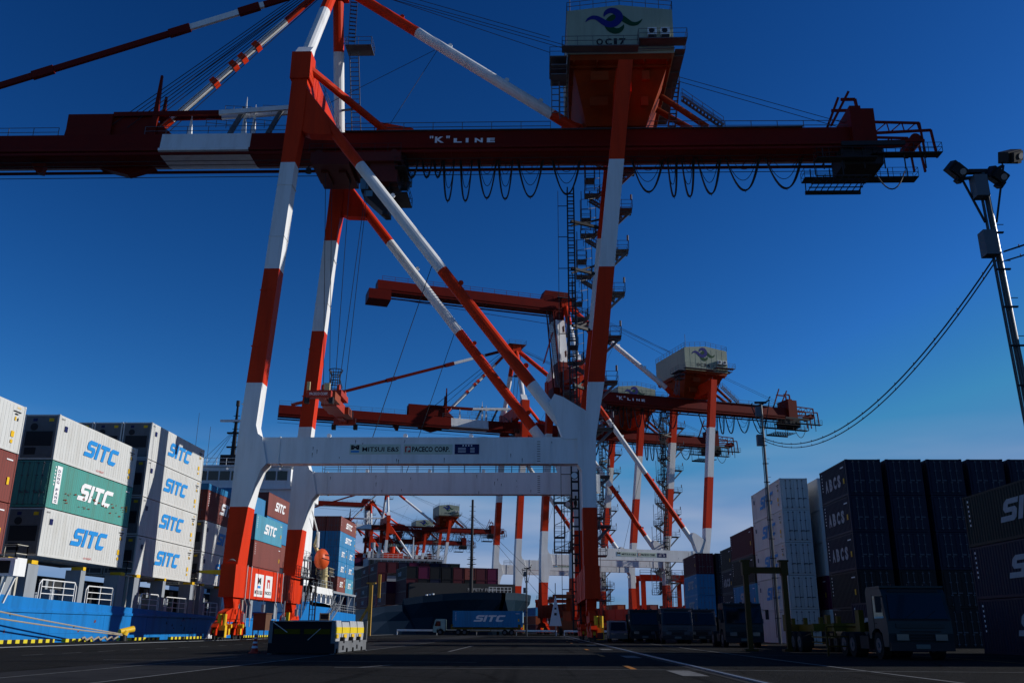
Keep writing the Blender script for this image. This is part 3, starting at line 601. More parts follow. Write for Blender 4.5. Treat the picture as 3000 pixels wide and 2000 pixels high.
    # --- travelling gear
    for x in (0, G):
        for y0 in (0, 19):
            mb = MB(); P = lambda pl, a, b, m=0: mb.prism(pl, lambda p, q, t: (t, y0+p, q), a, b, m)
            P([(-1.1, 3.5), (1.1, 3.5), (.7, 2.9), (.42, 2.2), (-.42, 2.2), (-.7, 2.9)], x-.42, x+.42)
            P([(-2.7, 1.75), (-2.3, 2.25), (-.7, 2.6), (.7, 2.6), (2.3, 2.25), (2.7, 1.75), (2.3, 1.5), (-2.3, 1.5)], x-.3, x+.3)
            P([(-2.75, 1.72), (-2.3, 2.3), (-.7, 2.66), (.7, 2.66), (2.3, 2.3), (2.75, 1.72)], x+.36, x+.40)
            mb.tube((x-.5, y0, 2.35), (x+.5, y0, 2.35), .22, 0, 12)
            for k in (-2.35, 2.35):
                P([(k-1.5, 1.05), (k-1.1, 1.35), (k-.4, 1.6), (k+.4, 1.6), (k+1.1, 1.35), (k+1.5, 1.05), (k+1.1, .85), (k-1.1, .85)], x-.26, x+.26)
                mb.tube((x-.4, y0+k, 1.45), (x+.4, y0+k, 1.45), .16, 0, 10)
                for j in (-.95, .95): P([(k+j-.75, .42), (k+j-.6, .95), (k+j+.6, .95), (k+j+.75, .42)], x-.22, x-.12); P([(k+j-.75, .42), (k+j-.6, .95), (k+j+.6, .95), (k+j+.75, .42)], x+.12, x+.22)
            mb.bar((x+.5, y0-.9, 2.7), (x+.5, y0-1.7, 1.1), .08, .08); mb.bar((x+.46, y0+.8, 3.4), (x+.46, y0+1.5, 2.0), .06, .06)
            bg_ = mb.build('bogie', RED, R)
            for k in (-3.3, 3.3): q = MB(); q.box(x-.2, x+.2, y0+k-.22, y0+k+.22, .5, .95); q.tube((x, y0+k, .7), (x, y0+k+(.5 if k > 0 else -.5), .7), .12, 0, 8); q.build('buffer', YEL, bg_)
            for k in (-1.75, 1.35): q = MB(); q.tube((x+.3, y0+k, 1.15), (x+.78, y0+k, 1.15), .17, 0, 12); q.box(x+.3, x+.6, y0+k-.16, y0+k+.2, .45, 1.0); q.build('drive_motor', YEL, bg_)
            for k in (-3.55, -2.95, -1.75, -1.15, 1.15, 1.75, 2.95, 3.55):
                q = MB(); q.tube((x-.1, y0+k, .34), (x+.1, y0+k, .34), .3, n=14); q.tube((x-.14, y0+k, .34), (x+.14, y0+k, .34), .1, n=8); q.build('wheel', DRK, bg_)
    for x in (0, G):
        mb = MB(); mb.tube((x+.2, -3.2, 1.2), (x+.2, -3.2, 2.1), .17, 1, 10); mb.tube((x+.62, -3.2, 1.2), (x+.62, -3.2, 2.1), .17, 1, 10); mb.box(x, x+.8, -3.45, -2.95, .25, 1.2, 1); mb.box(x+.05, x+.75, -3.48, -3.45, .3, .8, 0); mb.build('storm_clamp', [DRK, YEL], R)
    mb = MB(); mb.box(.95, 2.1, 3.4, 5.2, .8, 2.2); mb.box(.9, 2.15, 3.3, 5.3, 2.2, 2.3)
    for xx, yy in ((1, 3.5), (2, 3.5), (1, 5.1), (2, 5.1)): mb.bar((xx, yy, 0.05), (xx, yy, .8), .08)
    mb.build('service_cabinet', mat('rusty_cabinet', (.12, .06, .035), .7, .6), R)
    mb = MB(); deckp(mb, .8, 2.4, 20, 22.5, 6.2); mb.rail([(1.2, 16, 6.2), (1.2, 20.0, 6.2)], 1.1, 1, .05); mb.box(1.1, 1.3, 16, 20.1, 6.1, 6.2); ladder(mb, (1.6, 22.3, .4), (1.6, 22.3, 6.2), .6); stair(mb, (1.6, 20.4, 3.4), (1.6, 22.4, 6.2)); mb.build('leg_platform', DRK, R)
    for y in (1.0, 2.2, 10.5, 12.6): mb = MB(); mb.path([(.80, y, 6.3), (.80, y, 3.3), (.86, y+.5, 2.9), (.86, y+.5, 1.1)], .045, 0, 6); mb.build('conduit', GALV, R)
    for y in (-.5, .55): mb = MB(); mb.path([(.9, y, 3.3), (.75, y+.3, 2.6), (.75, y-.2, 1.2)], .03, 0, 6); mb.build('conduit', DRK, R)
    for xx, yy, zz in ((.75, .4, 1.5), (.75, 6.2, 2.4), (.75, 18.2, 2.2)): mb = MB(); mb.box(xx, xx+.25, yy, yy+.45, zz, zz+.7); mb.bar((xx+.1, yy+.2, zz+.6), (xx+.1, yy+.2, 3.6), .05); mb.build('switch_box', GALV, R)
    for xx in (G+.1, .1): mb = MB(); mb.tube((xx, -1.15, 4.8 if xx > 5 else 6.4), (xx, -.95, 5.2 if xx > 5 else 6.8), .42, 0, 14, r2=.1); mb.bar((xx, -.9, 5.2 if xx > 5 else 6.8), (xx, -.6, 5.2 if xx > 5 else 6.8), .08); mb.build('lamp', GALV, R)
    mb = MB(); mb.box(G+.62, G+1.0, -.4, .3, 12.6, 14.2); mb.build('junction_box', SWH, R)
    for y in (0, 19): mb = MB(); mb.tube((G-1.3, y-.86, 14.0), (G-1.3, y-.9, 14.0), .33, 0, 18); mb.tube((G-1.3, y-.905, 14.0), (G-1.3, y-.91, 14.0), .27, 1, 18); mb.build('badge', [DRK, WHT], R)
    mb = MB()
    for k in range(11): mb.bar((G+.62, -.3, 8+k*0.0), (G+.62, -.3, 8), .01)
    mb = MB(); ladder(mb, (G+1.0, 18.6, 3.8), (G+1.0, 18.6, 14.9), .8); deckp(mb, G+.6, G+2.6, 17.6, 19.6, 12.6); deckp(mb, G+.6, G+2.8, 17.6, 19.8, 8.6); deckp(mb, G+.6, G+3.0, 17.4, 20, 4.0); mb.rail([(G+1.6, 18.2, 4), (G+1.6, 18.2, 14)], .5, 1.1, .06, up=(1, 0, 0)); mb.build('access_ladder', STL, R)
    return R
CR = make_crane('down'); CR.location = (-26.65, 80.0, 0)
CR['label'] = 'nearest red and white gantry crane, OC17 on its cream machinery house'; CR['category'] = 'gantry crane'
TXT = {}
def crane_number(root, s):
    t = MB(); wd = {'1': .55}
    x = 33.0
    for ch in s:
        k = .35 if ch == '1' else .72; letter(t, text_poly(ch, .035), (x, 1.96, 60.75), (1, 0, 0), (0, 0, 1), .85, k); x += k+.22
    o = t.build('lettering', TXK, root)
crane_number(CR, 'OC17')
CF = make_crane('folded')
RZ = radians(19.5)
t0_ = tree_of(); QD = (-sin(RZ), cos(RZ))
def place_crane(src, px, py, num, lab, first=False, rz=RZ):
    c = src if first else copy_tree(src, {k: [x for x in v if not (x.name.startswith('lettering') and x.parent == src)] for k, v in t0_.items()})
    c.rotation_euler = (0, 0, rz); gx = lcx(52)
    c.location = (px-gx*cos(rz), py-gx*sin(rz), 0); c['label'] = lab; c['category'] = 'gantry crane'; c['group'] = 'gantry cranes along the far quay'
    if num: crane_number(c, num)
    return c
place_crane(CF, 40.4, 204, 'OC36', 'far red and white crane with folded boom, OC36 on its house', True)
place_crane(CR, 27.7, 240, 'OC37', 'far red and white crane with lowered boom, OC37 partly hidden behind the OC36 crane')
place_crane(CR, -48.6, 490, 'OC39', 'small distant crane seen under the portal beams, OC39 on its house')
place_crane(CF, -70.5, 561, None, 'distant crane with folded boom just behind the OC39 crane')
place_crane(CF, -107, 686, None, 'farthest crane with folded boom, leftmost of the distant group')
place_crane(CR, -147, 800, None, 'hazy red crane with lowered boom at the far end of the distant quay')
# ================================================================== CONTAINERS
MC = {}
RODM = mat('lock_rod_steel', (.10, .11, .13), .45, .5)
def cbody(kind, L, H, W):
    k = ('b', kind, L, H, W)
    if k in MC: return MC[k]
    mb = MB(); x0, x1 = -W/2, W/2
    if kind == 'reefer':
        mb.box(x0+.03, x1-.03, .05, L-.05, .12, H-.06)
        y = .45
        while y < L-.3: 
            for x in (x0+.018, x1-.035): mb.box(x, x+.017, y, y+.025, .2, H-.14)
            y += .38
    else:
        n = int(L/.28); d = (L-.3)/n
        for sx in (-1, 1):
            xo, xi = (x1-.01, x1-.05) if sx > 0 else (x0+.01, x0+.05)
            pts = []
            for i in range(n):
                y = .15+i*d; pts += [(xo, y), (xo, y+d*.3), (xi, y+d*.5), (xi, y+d*.8)]
            pts.append((xo, L-.15)); v = [(a, b, .14) for a, b in pts]+[(a, b, H-.1) for a, b in pts]; m_ = len(pts)
            mb.add(v, [(i, i+1, m_+i+1, m_+i) for i in range(m_-1)])
        mb.box(x0+.06, x1-.06, .06, L-.06, .1, H-.08)
    for x in (x0, x1-.12):
        for y in (0, L-.12): mb.box(x, x+.12, y, y+.12, 0, H)
        mb.box(x, x+.10, .12, L-.12, 0, .14); mb.box(x+.01, x+.09, .12, L-.12, H-.10, H-.01)
    for y in (0, L-.10): mb.box(x0+.12, x1-.12, y, y+.10, 0, .13); mb.box(x0+.12, x1-.12, y, y+.10, H-.11, H-.01)
    for x in (x0-.006, x1-.172):
        for y in (-.006, L-.172):
            for z in (-.004, H-.116): mb.box(x, x+.178, y, y+.178, z, z+.12)
    me = mb; MC[k] = mb; return mb
MESH = {}
def cobj(key, fn, mats, name):
    if key not in MESH: o = fn().build(name, mats); MESH[key] = o.data
    else: o = bpy.data.objects.new(name, MESH[key]); sc.collection.objects.link(o)
    return o
def end_detail(kind, H, W, lum):
    mb = MB()
    if kind == 'reefer_unit':
        mb.box(-W/2+.125, W/2-.125, -.03, .05, .135, H-.115, 0); mb.box(-W/2+.3, W/2-.3, -.06, -.02, H*.30, H*.62, 1)
        mb.tube((-.45, -.07, H*.72), (-.45, -.04, H*.72), .26, 1, 14); mb.box(.1, .7, -.05, -.02, H*.66, H*.8, 0); mb.box(-W/2+.35, -.1, -.05, -.02, .35, H*.26, 1); mb.box(.2, W/2-.4, -.05, -.02, .35, H*.22, 0)
        mb.box(.55, .9, -.05, -.03, H*.84, H*.91, 2); mb.box(-.6, -.3, -.05, -.03, H*.84, H*.91, 3)
    return mb
def door_leaf(H, W):
    mb = MB(); mb.box(0, W/2-.14, -.035, .02, .16, H-.14, 0)
    for z in (.35, .35+(H-.8)/3, .35+2*(H-.8)/3): mb.box(.05, W/2-.2, -.05, -.03, z, z+.42, 0)
    return mb
def rod(H):
    mb = MB(); mb.tube((0, -.085, .12), (0, -.085, H-.1), .018, n=6)
    for z in (.2, H*.33, H*.66, H-.25): mb.box(-.07, .07, -.10, -.05, z, z+.06)
    mb.box(-.02, .28, -.11, -.08, .95, 1.02); return mb
def container(x, y, z, L=12.19, H=2.9, W=2.44, color='white', kind='dry', logo=None, side=1, label='', group=None, rz=0, ends=False, extra=None, detail=True):
    R = empty('shipping_container', (x, y, z), rz, label, 'shipping container', group)
    b = cobj(('b', kind, L, H, W, color), lambda: cbody(kind, L, H, W), CC[color], 'body'); b.parent = R
    xs = side*(W/2+.014); Yd = (0, side, 0); Zd = (0, 0, 1)
    def lg():
        mb = MB(); o = lambda yy, zz: (xs, yy if side > 0 else L-yy, zz)
        if logo == 'SITC':
            h = H*.40; wd = min(L*.47, 5.6) if L > 8 else 2.6; h = h if L > 8 else .9
            c = L*.53 if L > 8 else L*.5
            letter(mb, sitc_poly(), o(c-wd/2, H*.33), Yd, Zd, h, wd, 0)
        elif logo:
            n_ = len(logo); h = H*.36; st = L*.20; pw = L*.155 if L < 8 else L*.11
            for i, ch in enumerate(logo): letter(mb, text_poly(ch, .06), o(st+i*pw, H*.30), Yd, Zd, h, pw*.72, 0)
        return mb
    if logo:
        lm = TXB if (color == 'white' and logo == 'SITC') else (TXW if side > 0 else mat('lettering_pale_grey', (.36, .38, .40), .6, .5, scale=3))  # greyer letters on the minus X side
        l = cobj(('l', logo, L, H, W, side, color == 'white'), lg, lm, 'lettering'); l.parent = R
    if detail:
        def mk():
            mb = MB(); o = lambda a, b_, c, d, m_: mb.box(min(xs, xs+side*.004), max(xs, xs+side*.004), a if side > 0 else L-b_, b_ if side > 0 else L-a, c, d, m_)
            if color == 'white':
                for i in range(5): o(.35+i*.09, .39+i*.09, H-.30, H-.2, 0); o(L-1.0+i*.09, L-.96+i*.09, H-.30, H-.2, 3)
                o(L-1.35, L-.5, H-.55, H-.48, 0); o(L-1.15, L-.8, H-.72, H-.64, 0); o(L-1.1, L-.95, H-1.1, H-.85, 1); o(L-.8, L-.7, H-1.1, H-.9, 0)
                o(L-1.25, L-.9, H*.30, H*.42, 1); o(L-1.2, L-.95, H*.17, H*.24, 1)
                if kind == 'reefer': o(.9, 1.3, H-1.05, H-.65, 2)
            else:
                for i in range(6): o(.5, .62, H*.86-i*.24, H*.90-i*.24, 4)
                o(L-1.2, L-.5, H-.5, H-.42, 4); o(L-.8, L-.55, H*.35, H*.5, 1)
            return mb
        d = cobj(('m', color == 'white', kind, L, H, W, side), mk, [TXK, YEL, TXN, YEL, TXW], 'marking'); d.parent = R
    if ends:
        if kind == 'reefer' and ends == 'unit':
            e = cobj(('e', H, W), lambda: end_detail('reefer_unit', H, W, 0), [mat('unit_grey_shaded', (.13, .135, .14), .5, .5), DRK, YEL, TXN], 'refrigeration_unit'); e.parent = R  # unit panel covers the whole white end, its grey darkened to carry shade
        else:
            for s in (0, 1):
                e = cobj(('d', H, W, color), lambda: door_leaf(H, W), CC[color], 'door'); e.parent = R; e.location = (.01, 0, 0) if s else (-(W/2-.14)-.01, 0, 0)
                if ends != 'plain':
                    for k in (.3, .72):
                        q = cobj(('r', H), lambda: rod(H), RODM, 'lock_rod'); q.parent = e; q.location = (k if s else (W/2-.14)-k, 0, 0)
    if extra: extra(R, L, H, W, xs)
    return R
TN = ['bottom', 'second tier', 'third tier', 'fourth tier', 'fifth tier', 'sixth tier', 'seventh tier']
def tier(i, n): return 'top' if i == n-1 else TN[i]
def dongfang(R, L, H, W, xs):
    p = MB(); p.box(xs, xs+.01, .75, 1.45, .35, H-.25); p.build('name_board', TXW, R)
    t = MB(); s = 'DADONG FANG'; z = H-.5
    for ch in s[2:]:
        if ch != ' ': letter(t, text_poly(ch, .03), (xs+.014, .92, z-.2), (0, 1, 0), (0, 0, 1), .2, .34)
        z -= .26
    t.build('lettering', TXN, R)
    random.seed(8); q = MB()
    for k in range(46):
        y = random.uniform(2, 12); z = random.choice([random.uniform(.5, 1.2), random.uniform(1.1, 1.5)]); a_ = random.uniform(.04, .45); b_ = random.uniform(.02, .12)
        q.add([(xs+.018, y, z), (xs+.018, y+a_, z-.04*a_), (xs+.018, y+a_*.9, z+b_), (xs+.018, y+a_*.1, z+b_*.6)], [(0, 1, 2, 3)])
    q.build('rust_patches', mat('rust', (.16, .035, .015), .9, .6), R)['kind'] = 'stuff'
def noforklift(R, L, H, W, xs):
    t = MB(); letter(t, text_poly('NO FORKLIFT', .01), (xs+.006, L*.49, .22), (0, 1, 0), (0, 0, 1), .14, 1.2); t.build('lettering', TXR, R)
def bluecover(R, L, H, W, xs):
    b = MB(); b.box(-W/2-.01, W/2+.01, 0, L, H, H+.62); n = int(L/.3)
    for i in range(n): b.box(W/2+.01, W/2+.03, i*.3, i*.3+.15, H+.03, H+.6)
    b.build('tarpaulin_cover', CC['blue'], R)
FX = -33.9                       # outboard face of the ship's containers
def stack(name, y, L, base, Hs, cols, top_first_colors, letters=True, ends=False):
    """cols: list of tiers (colour, kind, logo) per column, first column on the quay side"""
    for c, col in enumerate(cols):
        z = base
        for i, sp in enumerate(col):
            color, kind, logo = sp[:3]; ex = sp[3] if len(sp) > 3 else None
            H = Hs-.06
            if c >= 2 and i < len(col)-1: z += Hs; continue
            pos = 'outer row' if c == 0 else ['second', 'third', 'fourth', 'fifth', 'sixth'][c-1]+' row in'
            lab = f"{color} {'refrigerated ' if kind == 'reefer' else ''}container, {tier(i, len(col))} of {name}, {pos}"
            if sp[0] == 'teal': lab = 'scuffed teal container with white letters and a white name strip, middle of the second stack'
            container(FX-1.25-c*2.62, y, z, L, H, 2.5, color, kind, logo if (c == 0 or (c == 1 and len(col) > len(cols[0]))) else None, 1, lab, 'containers on the blue ship', 0, ends, ex if c == 0 else None, detail=(c == 0))
            z += Hs
W_ = ('white', 'reefer', 'SITC'); WN = ('white', 'reefer', 'SITC', noforklift); B_ = ('brown', 'dry', None); K_ = ('navy', 'dry', None)
stack('the nearest stack', 44.3, 12.5, 5.36, 3.17, [[('brown', 'dry', None), ('brown', 'dry', None), W_]]+[[B_, K_, W_]]*2, None)
stack('the second stack', 61.0, 12.9, 5.58, 3.27, [[WN, ('teal', 'dry', 'SITC', dongfang), WN], [W_, K_, W_], [W_, B_, W_], [W_, K_, W_]], None, ends='unit')
stack('the third stack', 76.0, 12.9, 5.2, 3.25, [[W_, W_, W_, W_], [W_, K_, W_, W_], [B_, W_, W_, W_], [W_]*4, [W_]*4, [W_]*4], None, ends='unit')
stack('the fourth stack', 91.0, 12.9, 5.2, 3.12, [[W_, W_, ('brown', 'dry', 'SITC', bluecover)], [W_, K_, B_], [B_, K_, B_]], None, ends='unit')
stack('the fifth stack', 107.8, 11.6, 4.9, 3.09, [[B_, B_, ('lightblue', 'dry', 'SITC')], [K_, B_, K_, ('blue', 'dry', None)]], None)
stack('the sixth stack', 120.6, 11.2, 6.0, 3.15, [[], [K_, B_, ('blue', 'dry', None), ('brown', 'dry', 'SITC')]], None)
# aft stack: 20-foot boxes in the lower tiers
def aft():
    z0 = 6.9; H = 2.48
    for c in range(4):
        for t in range(5):
            x = FX-1.25-c*2.6; z = z0+t*2.5
            if t in (0, 2) and c < 2:
                for k in (0, 1):
                    colr = {0: ('brown', 'lightblue'), 2: ('blue', 'blue')}[t][k]
                    if c: colr = 'navy' if t == 0 else 'blue'
                    container(x, 154.4+k*6.75, z, 6.6, H, 2.5, colr, 'dry', 'SITC' if c == 0 else None, 1, f"{'near' if k == 0 else 'far'} short {colr} container, {tier(t,5)} of the aft stack, {['outer','second','third','fourth'][c]} row", 'containers on the blue ship', ends='door' if k == 0 else False)
            else:
                colr = {0: 'brown', 1: 'lightblue' if c == 0 else 'blue', 2: 'blue', 3: 'blue', 4: 'brown'}[t]
                if t == 1 and c == 0: colr = 'brown'
                if t == 1: continue
                container(x, 154.4, z, 13.3, H, 2.5, colr, 'dry', 'SITC' if c == 0 else None, 1, f"long {colr} container, {tier(t,5)} of the aft stack, {['outer','second','third','fourth'][c]} row", 'containers on the blue ship', ends='door')
            if t == 0: pass
    for c in range(4):                      # second tier of short boxes
        for k in (0, 1):
            colr = ('brown', 'lightblue')[k] if c == 0 else 'navy'
            container(FX-1.25-c*2.6, 154.4+k*6.75, z0+2.5, 6.6, H, 2.5, colr if c else 'blue', 'dry', 'SITC' if c == 0 else None, 1, f"{'near' if k == 0 else 'far'} short container, second tier of the aft stack, {['outer','second','third','fourth'][c]} row", 'containers on the blue ship', ends='door' if k == 0 else False)
aft()
# ================================================================== SHIP ALONGSIDE
def own_ship():
    R = empty('container_ship', (FX, 0, 0), 0, 'blue hulled container ship moored along the quay on the left', 'container ship')
    mb = MB()
    # hull side with gentle sheer, raised poop aft
    prof = [(-20, -2.6), (171.5, -2.6), (172.2, 0.5), (171.6, 3.5), (154.5, 3.7), (151.0, 4.2), (150.5, 4.6), (137.4, 5.0), (135.6, 4.6), (130.0, .9), (128.5, 1.6), (104, 2.0), (61, 2.85), (20, 4.0), (-20, 5)]
    mb.prism(prof, lambda a, b, t: (t, a, b), -21, 0)
    mb.box(.0, .10, 20, 128, 1.9, 2.1); h = mb.build('hull', HULL, R)
    # letter panel on the hull: a white leaning stroke
    t = MB(); t.add([(.02, 94.4, -.3), (.02, 96.4, -.3), (.02, 97.8, 1.5), (.02, 96.0, 1.5)], [(0, 1, 2, 3)]); t.build('lettering', TXW, h)
    random.seed(3); q = MB()
    for k in range(70):
        y = random.choice([random.uniform(84, 92), random.uniform(50, 100), random.uniform(136, 150)]); z = random.uniform(-.2, 2.0); a_ = random.uniform(.05, .35); b_ = random.uniform(.03, .28)
        q.add([(.012, y, z), (.012, y+a_, z+random.uniform(-.05, .05)), (.012, y+a_*.8, z+b_), (.012, y+a_*.2, z+b_*.8)], [(0, 1, 2, 3)], k % 3 == 0)
    q.build('scuff_marks', [mat('scuff_dark', (.01, .05, .10), .8, .5), mat('rust', (.16, .035, .015), .9, .6)], h)['kind'] = 'stuff'
    q = MB()
    for y in range(40, 128, 8): q.box(.0, .008, y, y+.03, -2, 1.9)
    q.box(.0, .009, 40, 128, .55, .58); q.build('plate_seam', mat('seam_blue', (.006, .12, .34), .6, .2), h)
    mb = MB(); mb.box(-20.5, -.4, -20, 104, 1.6, 2.0); mb.box(-19.5, -3.2, -10, 106, 2.0, 4.6, 1)
    for y in range(-4, 104, 3): mb.box(-3.2, -2.9, y, y+.35, 2.0, 4.4, 0)
    for y in (46, 53, 63, 66.5, 69, 78, 81, 84, 87, 95, 99): mb.box(-2.6, -1.7, y, y+1.3, 2.2, 3.6, 0)
    for y in (47, 50, 64, 68, 80, 83, 94): mb.tube((-1.4, y, 2.1), (-1.4, y, 3.3), .18, 0, 8)
    mb.build('deck', [SGR, SDK], R)
    for y, d in ((43.5, 1.2), (57.4, 1.3), (60.2, 1.3), (67.4, .7), (73.6, 1.2), (76.6, 1.2), (82.6, .6), (89.3, 1.1), (92, 1.1), (98, .6), (103.6, 1.0), (108.5, 1.0), (118.6, 1.0)):
        mb = MB(); mb.box(-1.2, -.05, y, y+d, 1.4, 5.0, 0); mb.box(-.9, 0.0, y+d*.2, y+d*.8, 5.0, 5.25, 1); mb.build('container_pedestal', [SGR, YEL], R)
    for y0, y1 in ((44.8, 57), (62, 67.1), (68.6, 73.2), (78.2, 82.2), (83.6, 88.8), (93.4, 97.6), (99, 103.2)):
        mb = MB(); z = 2.85-(y0-61)*.02
        mb.rail([(-.08, y0+.3, z-.1), (-.08, y1-.3, z-.1)], 1.35, 1.7, .06, mid=3)
        mb.path([(-.08, y0, z-.1), (-.08, y0, z+.95), (-.08, y0+.3, z+1.25), (-.08, y1-.3, z+1.25), (-.08, y1, z+.95), (-.08, y1, z-.1)], .045, n=6); mb.build('railing', SWH, R)
    for y in (58.6, 75.0, 90.3, 105.3):                      # lashing platforms between stacks
        mb = MB(); deckp(mb, -3.2, -.1, y, y+1.3, 5.1 if y > 60 else 5.0, 0, rails='XyY'); mb.bar((-.2, y+.6, 2), (-.2, y+.6, 5), .2, .2, 0); mb.build('lashing_platform', mat('rail_cream', (.5, .48, .4), .5, .2), R)
    # superstructure
    mb = MB(); mb.box(-20, -1.8, 133.5, 142.5, 3.0, 19.6, 0); mb.box(-21, .2, 132.9, 139.5, 19.6, 19.9, 0); mb.box(-18, -3.4, 133.3, 139.5, 19.9, 22.8, 0); mb.box(-18.6, -2.6, 132.9, 139.9, 22.8, 23.0, 0)
    mb.box(-2.6, .2, 132.9, 136.0, 19.9, 21.0, 0); mb.box(-.2, .2, 132.9, 136.7, 17.9, 19.6, 0)
    for x in (-17, -13, -9, -5): mb.tube((x, 132.8, 22.4), (x+.1, 132.5, 22.4), .18, 0, 8)
    s = mb.build('superstructure', SWH, R); s.scale = (1, 1, 1.06)
    for i in range(8):
        w_ = MB(); w_.box(-17.7+i*1.75, -16.2+i*1.75, 133.24, 133.3, 20.9, 22.2); w_.build('window', GLS, s)
    for z in (16.6, 13.8, 11.0):
        for i in range(5):
            w_ = MB(); w_.box(-3.0-i*3.2, -2.2-i*3.2, 133.43, 133.49, z, z+1.0); w_.build('window', GLS, s)
    mb = MB(); mb.rail([(-18, 133.5, 23), (-3, 133.5, 23), (-3, 139.5, 23)], 1.1, 1.5, .06); mb.rail([(-2.6, 133.0, 21.0), (.1, 133.0, 21), (.1, 136.5, 21)], 1.1, .7, .06); mb.rail([(-2.6, 136.7, 19.9), (.1, 136.7, 19.9)], 1.1, .7, .05)
    for i in range(4): mb.bar((-.1, 133.5+i*.8, 18.2), (-1.2, 133.5+i*.8, 19.6), .12, .12)
    br = mb.build('bridge_railing', SWH, R); br.scale = (1, 1, 1.06)
    mb = MB(); mb.bar((-10.4, 135.5, 23), (-10.4, 135.5, 32.5), .7, .7, 1, w2=.25, h2=.25); mb.box(-12.9, -9.2, 135.3, 135.7, 30.1, 30.4, 0); mb.box(-11.6, -9.6, 135.2, 135.8, 28.3, 28.5, 1); mb.box(-11.5, -9.4, 135.3, 135.7, 26.2, 26.4, 1); mb.tube((-10.4, 135.5, 32.5), (-10.4, 135.5, 33.3), .3, 1, 8)
    mb.box(-12, -9.6, 134.5, 136.5, 23, 25, 1)
    for z in range(24, 32): mb.bar((-10.9, 135.5, z), (-9.9, 135.5, z), .08, .08, 1)
    for dx in (-6, -4.6, -3.4): mb.tube((-10.4, 135.5, 29), (-10.4+dx, 135.5, 23), .03, 1, 4)
    mb.tube((-13.6, 133.5, 22), (-13.6, 133.5, 29), .03, 1, 4); mb.tube((-15.6, 133.5, 22), (-15.6, 133.5, 31), .03, 1, 4); rm = mb.build('radar_mast', [SWH, DRK], R); rm.location.x = -2.9; rm.scale = (1, 1, 1.05)
    # poop deck house with open arches, lashing bridge, deck posts
    mb = MB(); mb.box(-4, 0, 136.5, 137.8, 4.3, 7.0); mb.box(-4, 0, 136.5, 151.6, 6.1, 7.1)
    for y in (140.2, 143.4, 146.6, 149.8): mb.box(-.7, 0, y, y+.7, 4.3, 6.1); mb.prism([(y-.5, 6.15), (y+1.2, 6.15), (y+.7, 5.6), (y, 5.6)], lambda a, b, t: (t, a, b), -.6, 0)
    mb.box(-.5, 0, 137.8, 150.8, 4.2, 4.75); mb.build('poop_bulwark', SWH, R)
    mb = MB(); deckp(mb, -4, 0, 130.5, 136, 8.2, rails='XyY'); deckp(mb, -4, 0, 131, 136, 10.6, rails='XyY')
    for y in (130.6, 132.4, 134.2, 136): mb.bar((-.1, y, 2), (-.1, y, 11), .14)
    stair(mb, (-1, 131, 5.6), (-1, 135, 8.2)); mb.rail([(-.1, 137, 7.1), (-.1, 151.4, 7.1)], 1.1, 1.6, .06)
    for y in (152.2, 158.5, 165, 170.6): mb.bar((-.3, y, 3.4), (-.3, y, 6.9), .28)
    for y in (152.5, 159, 165.5): mb.bar((-.6, y, 3.6), (-.6, y+4.5, 6.7), .18); mb.bar((-3, y, 3.6), (-3, y+4, 6.8), .25)
    mb.box(-12, 0, 152, 171, 6.55, 6.9); mb.rail([(-.1, 154, 3.7), (-.1, 171.4, 3.6)], 1.2, 1.6, .06, mid=3); deckp(mb, -2, 0, 149.5, 152, 9.2, rails='XyY'); mb.build('stern_gallery', SGR, R)
    mb = MB(); mb.tube((-.9, 148.6, 7.1), (-.9, 148.6, 10.5), .6, 0, 12, r2=.5); mb.tube((-.9, 148.6, 9.0), (-.9, 148.6, 9.2), .75, 0, 12); mb.bar((-.9, 148.6, 10.4), (-1.6, 143.5, 13.6), .4, .5, 0); mb.bar((-1.6, 143.5, 13.6), (-1.2, 143.6, 15.4), .3, .3, 0); mb.bar((-1.2, 143.6, 15.4), (-1.2, 138.4, 18.6), .16, .16, 1)
    mb.tube((-1.2, 143.6, 15.6), (-1.2, 143.9, 13.2), .28, 1, 8); mb.rail([(-2, 147.4, 9.2), (.1, 147.4, 9.2), (.1, 150.4, 9.2)], 1.1, .7, .05, 0); mb.build('davit', [BUFF, SWH], R)
    mb = MB()
    for k in range(2): stair(mb, (.9, 140.5+k*.01, .2), (.5, 153.4, 4.4), .8); break
    mb.path([(.5, 152, 4.4), (.5, 146, 9.2)], .04, n=4); mb.build('gangway', GALV, R)
    return R
OS = own_ship()
def lifeboat():
    mb = MB(); N, K = 22, 20; L = 6.6; V_ = []; F = []
    for i in range(N+1):
        t = i/N; y = L*(t-.5); s = sin(pi*min(max(t, .0), 1))**.45 if 0 < t < 1 else 0.02
        for j in range(K):
            a = 2*pi*j/K; x = cos(a)*1.45*s; z = sin(a); z = z*(1.75 if z > 0 else 1.35)*s+(.25*(2*t-1)**2)
            V_.append((x, y, z))
    for i in range(N):
        for j in range(K): F.append((i*K+j, i*K+(j+1) % K, (i+1)*K+(j+1) % K, (i+1)*K+j))
    mb.add(V_, F); mb.add(V_[:K], [tuple(range(K))]); mb.add(V_[-K:], [tuple(range(K))])
    o = mb.build('lifeboat', ORG, smooth=True); o.location = (-34.2, 143.6, 11.15); o.scale = (.78, .58, 1.05)
    tag(o, 'round orange enclosed lifeboat hanging from a buff davit at the stern', 'lifeboat')
    b = MB()
    pts = []
    for i in range(1, N): t = i/N; s = sin(pi*t)**.45; pts.append((1.49*s, L*(t-.5), .25*(2*t-1)**2+.05))
    b.path(pts, .07, n=6); b.build('fender_strip', DRK, o)
    for k in range(9):
        w_ = MB(); t = .2+k*.075; s = sin(pi*t)**.45; y = L*(t-.5); w_.box(1.31*s, 1.36*s+.02, y-.12, y+.12, .62, .86); w_.build('window', GLS, o)
lifeboat()
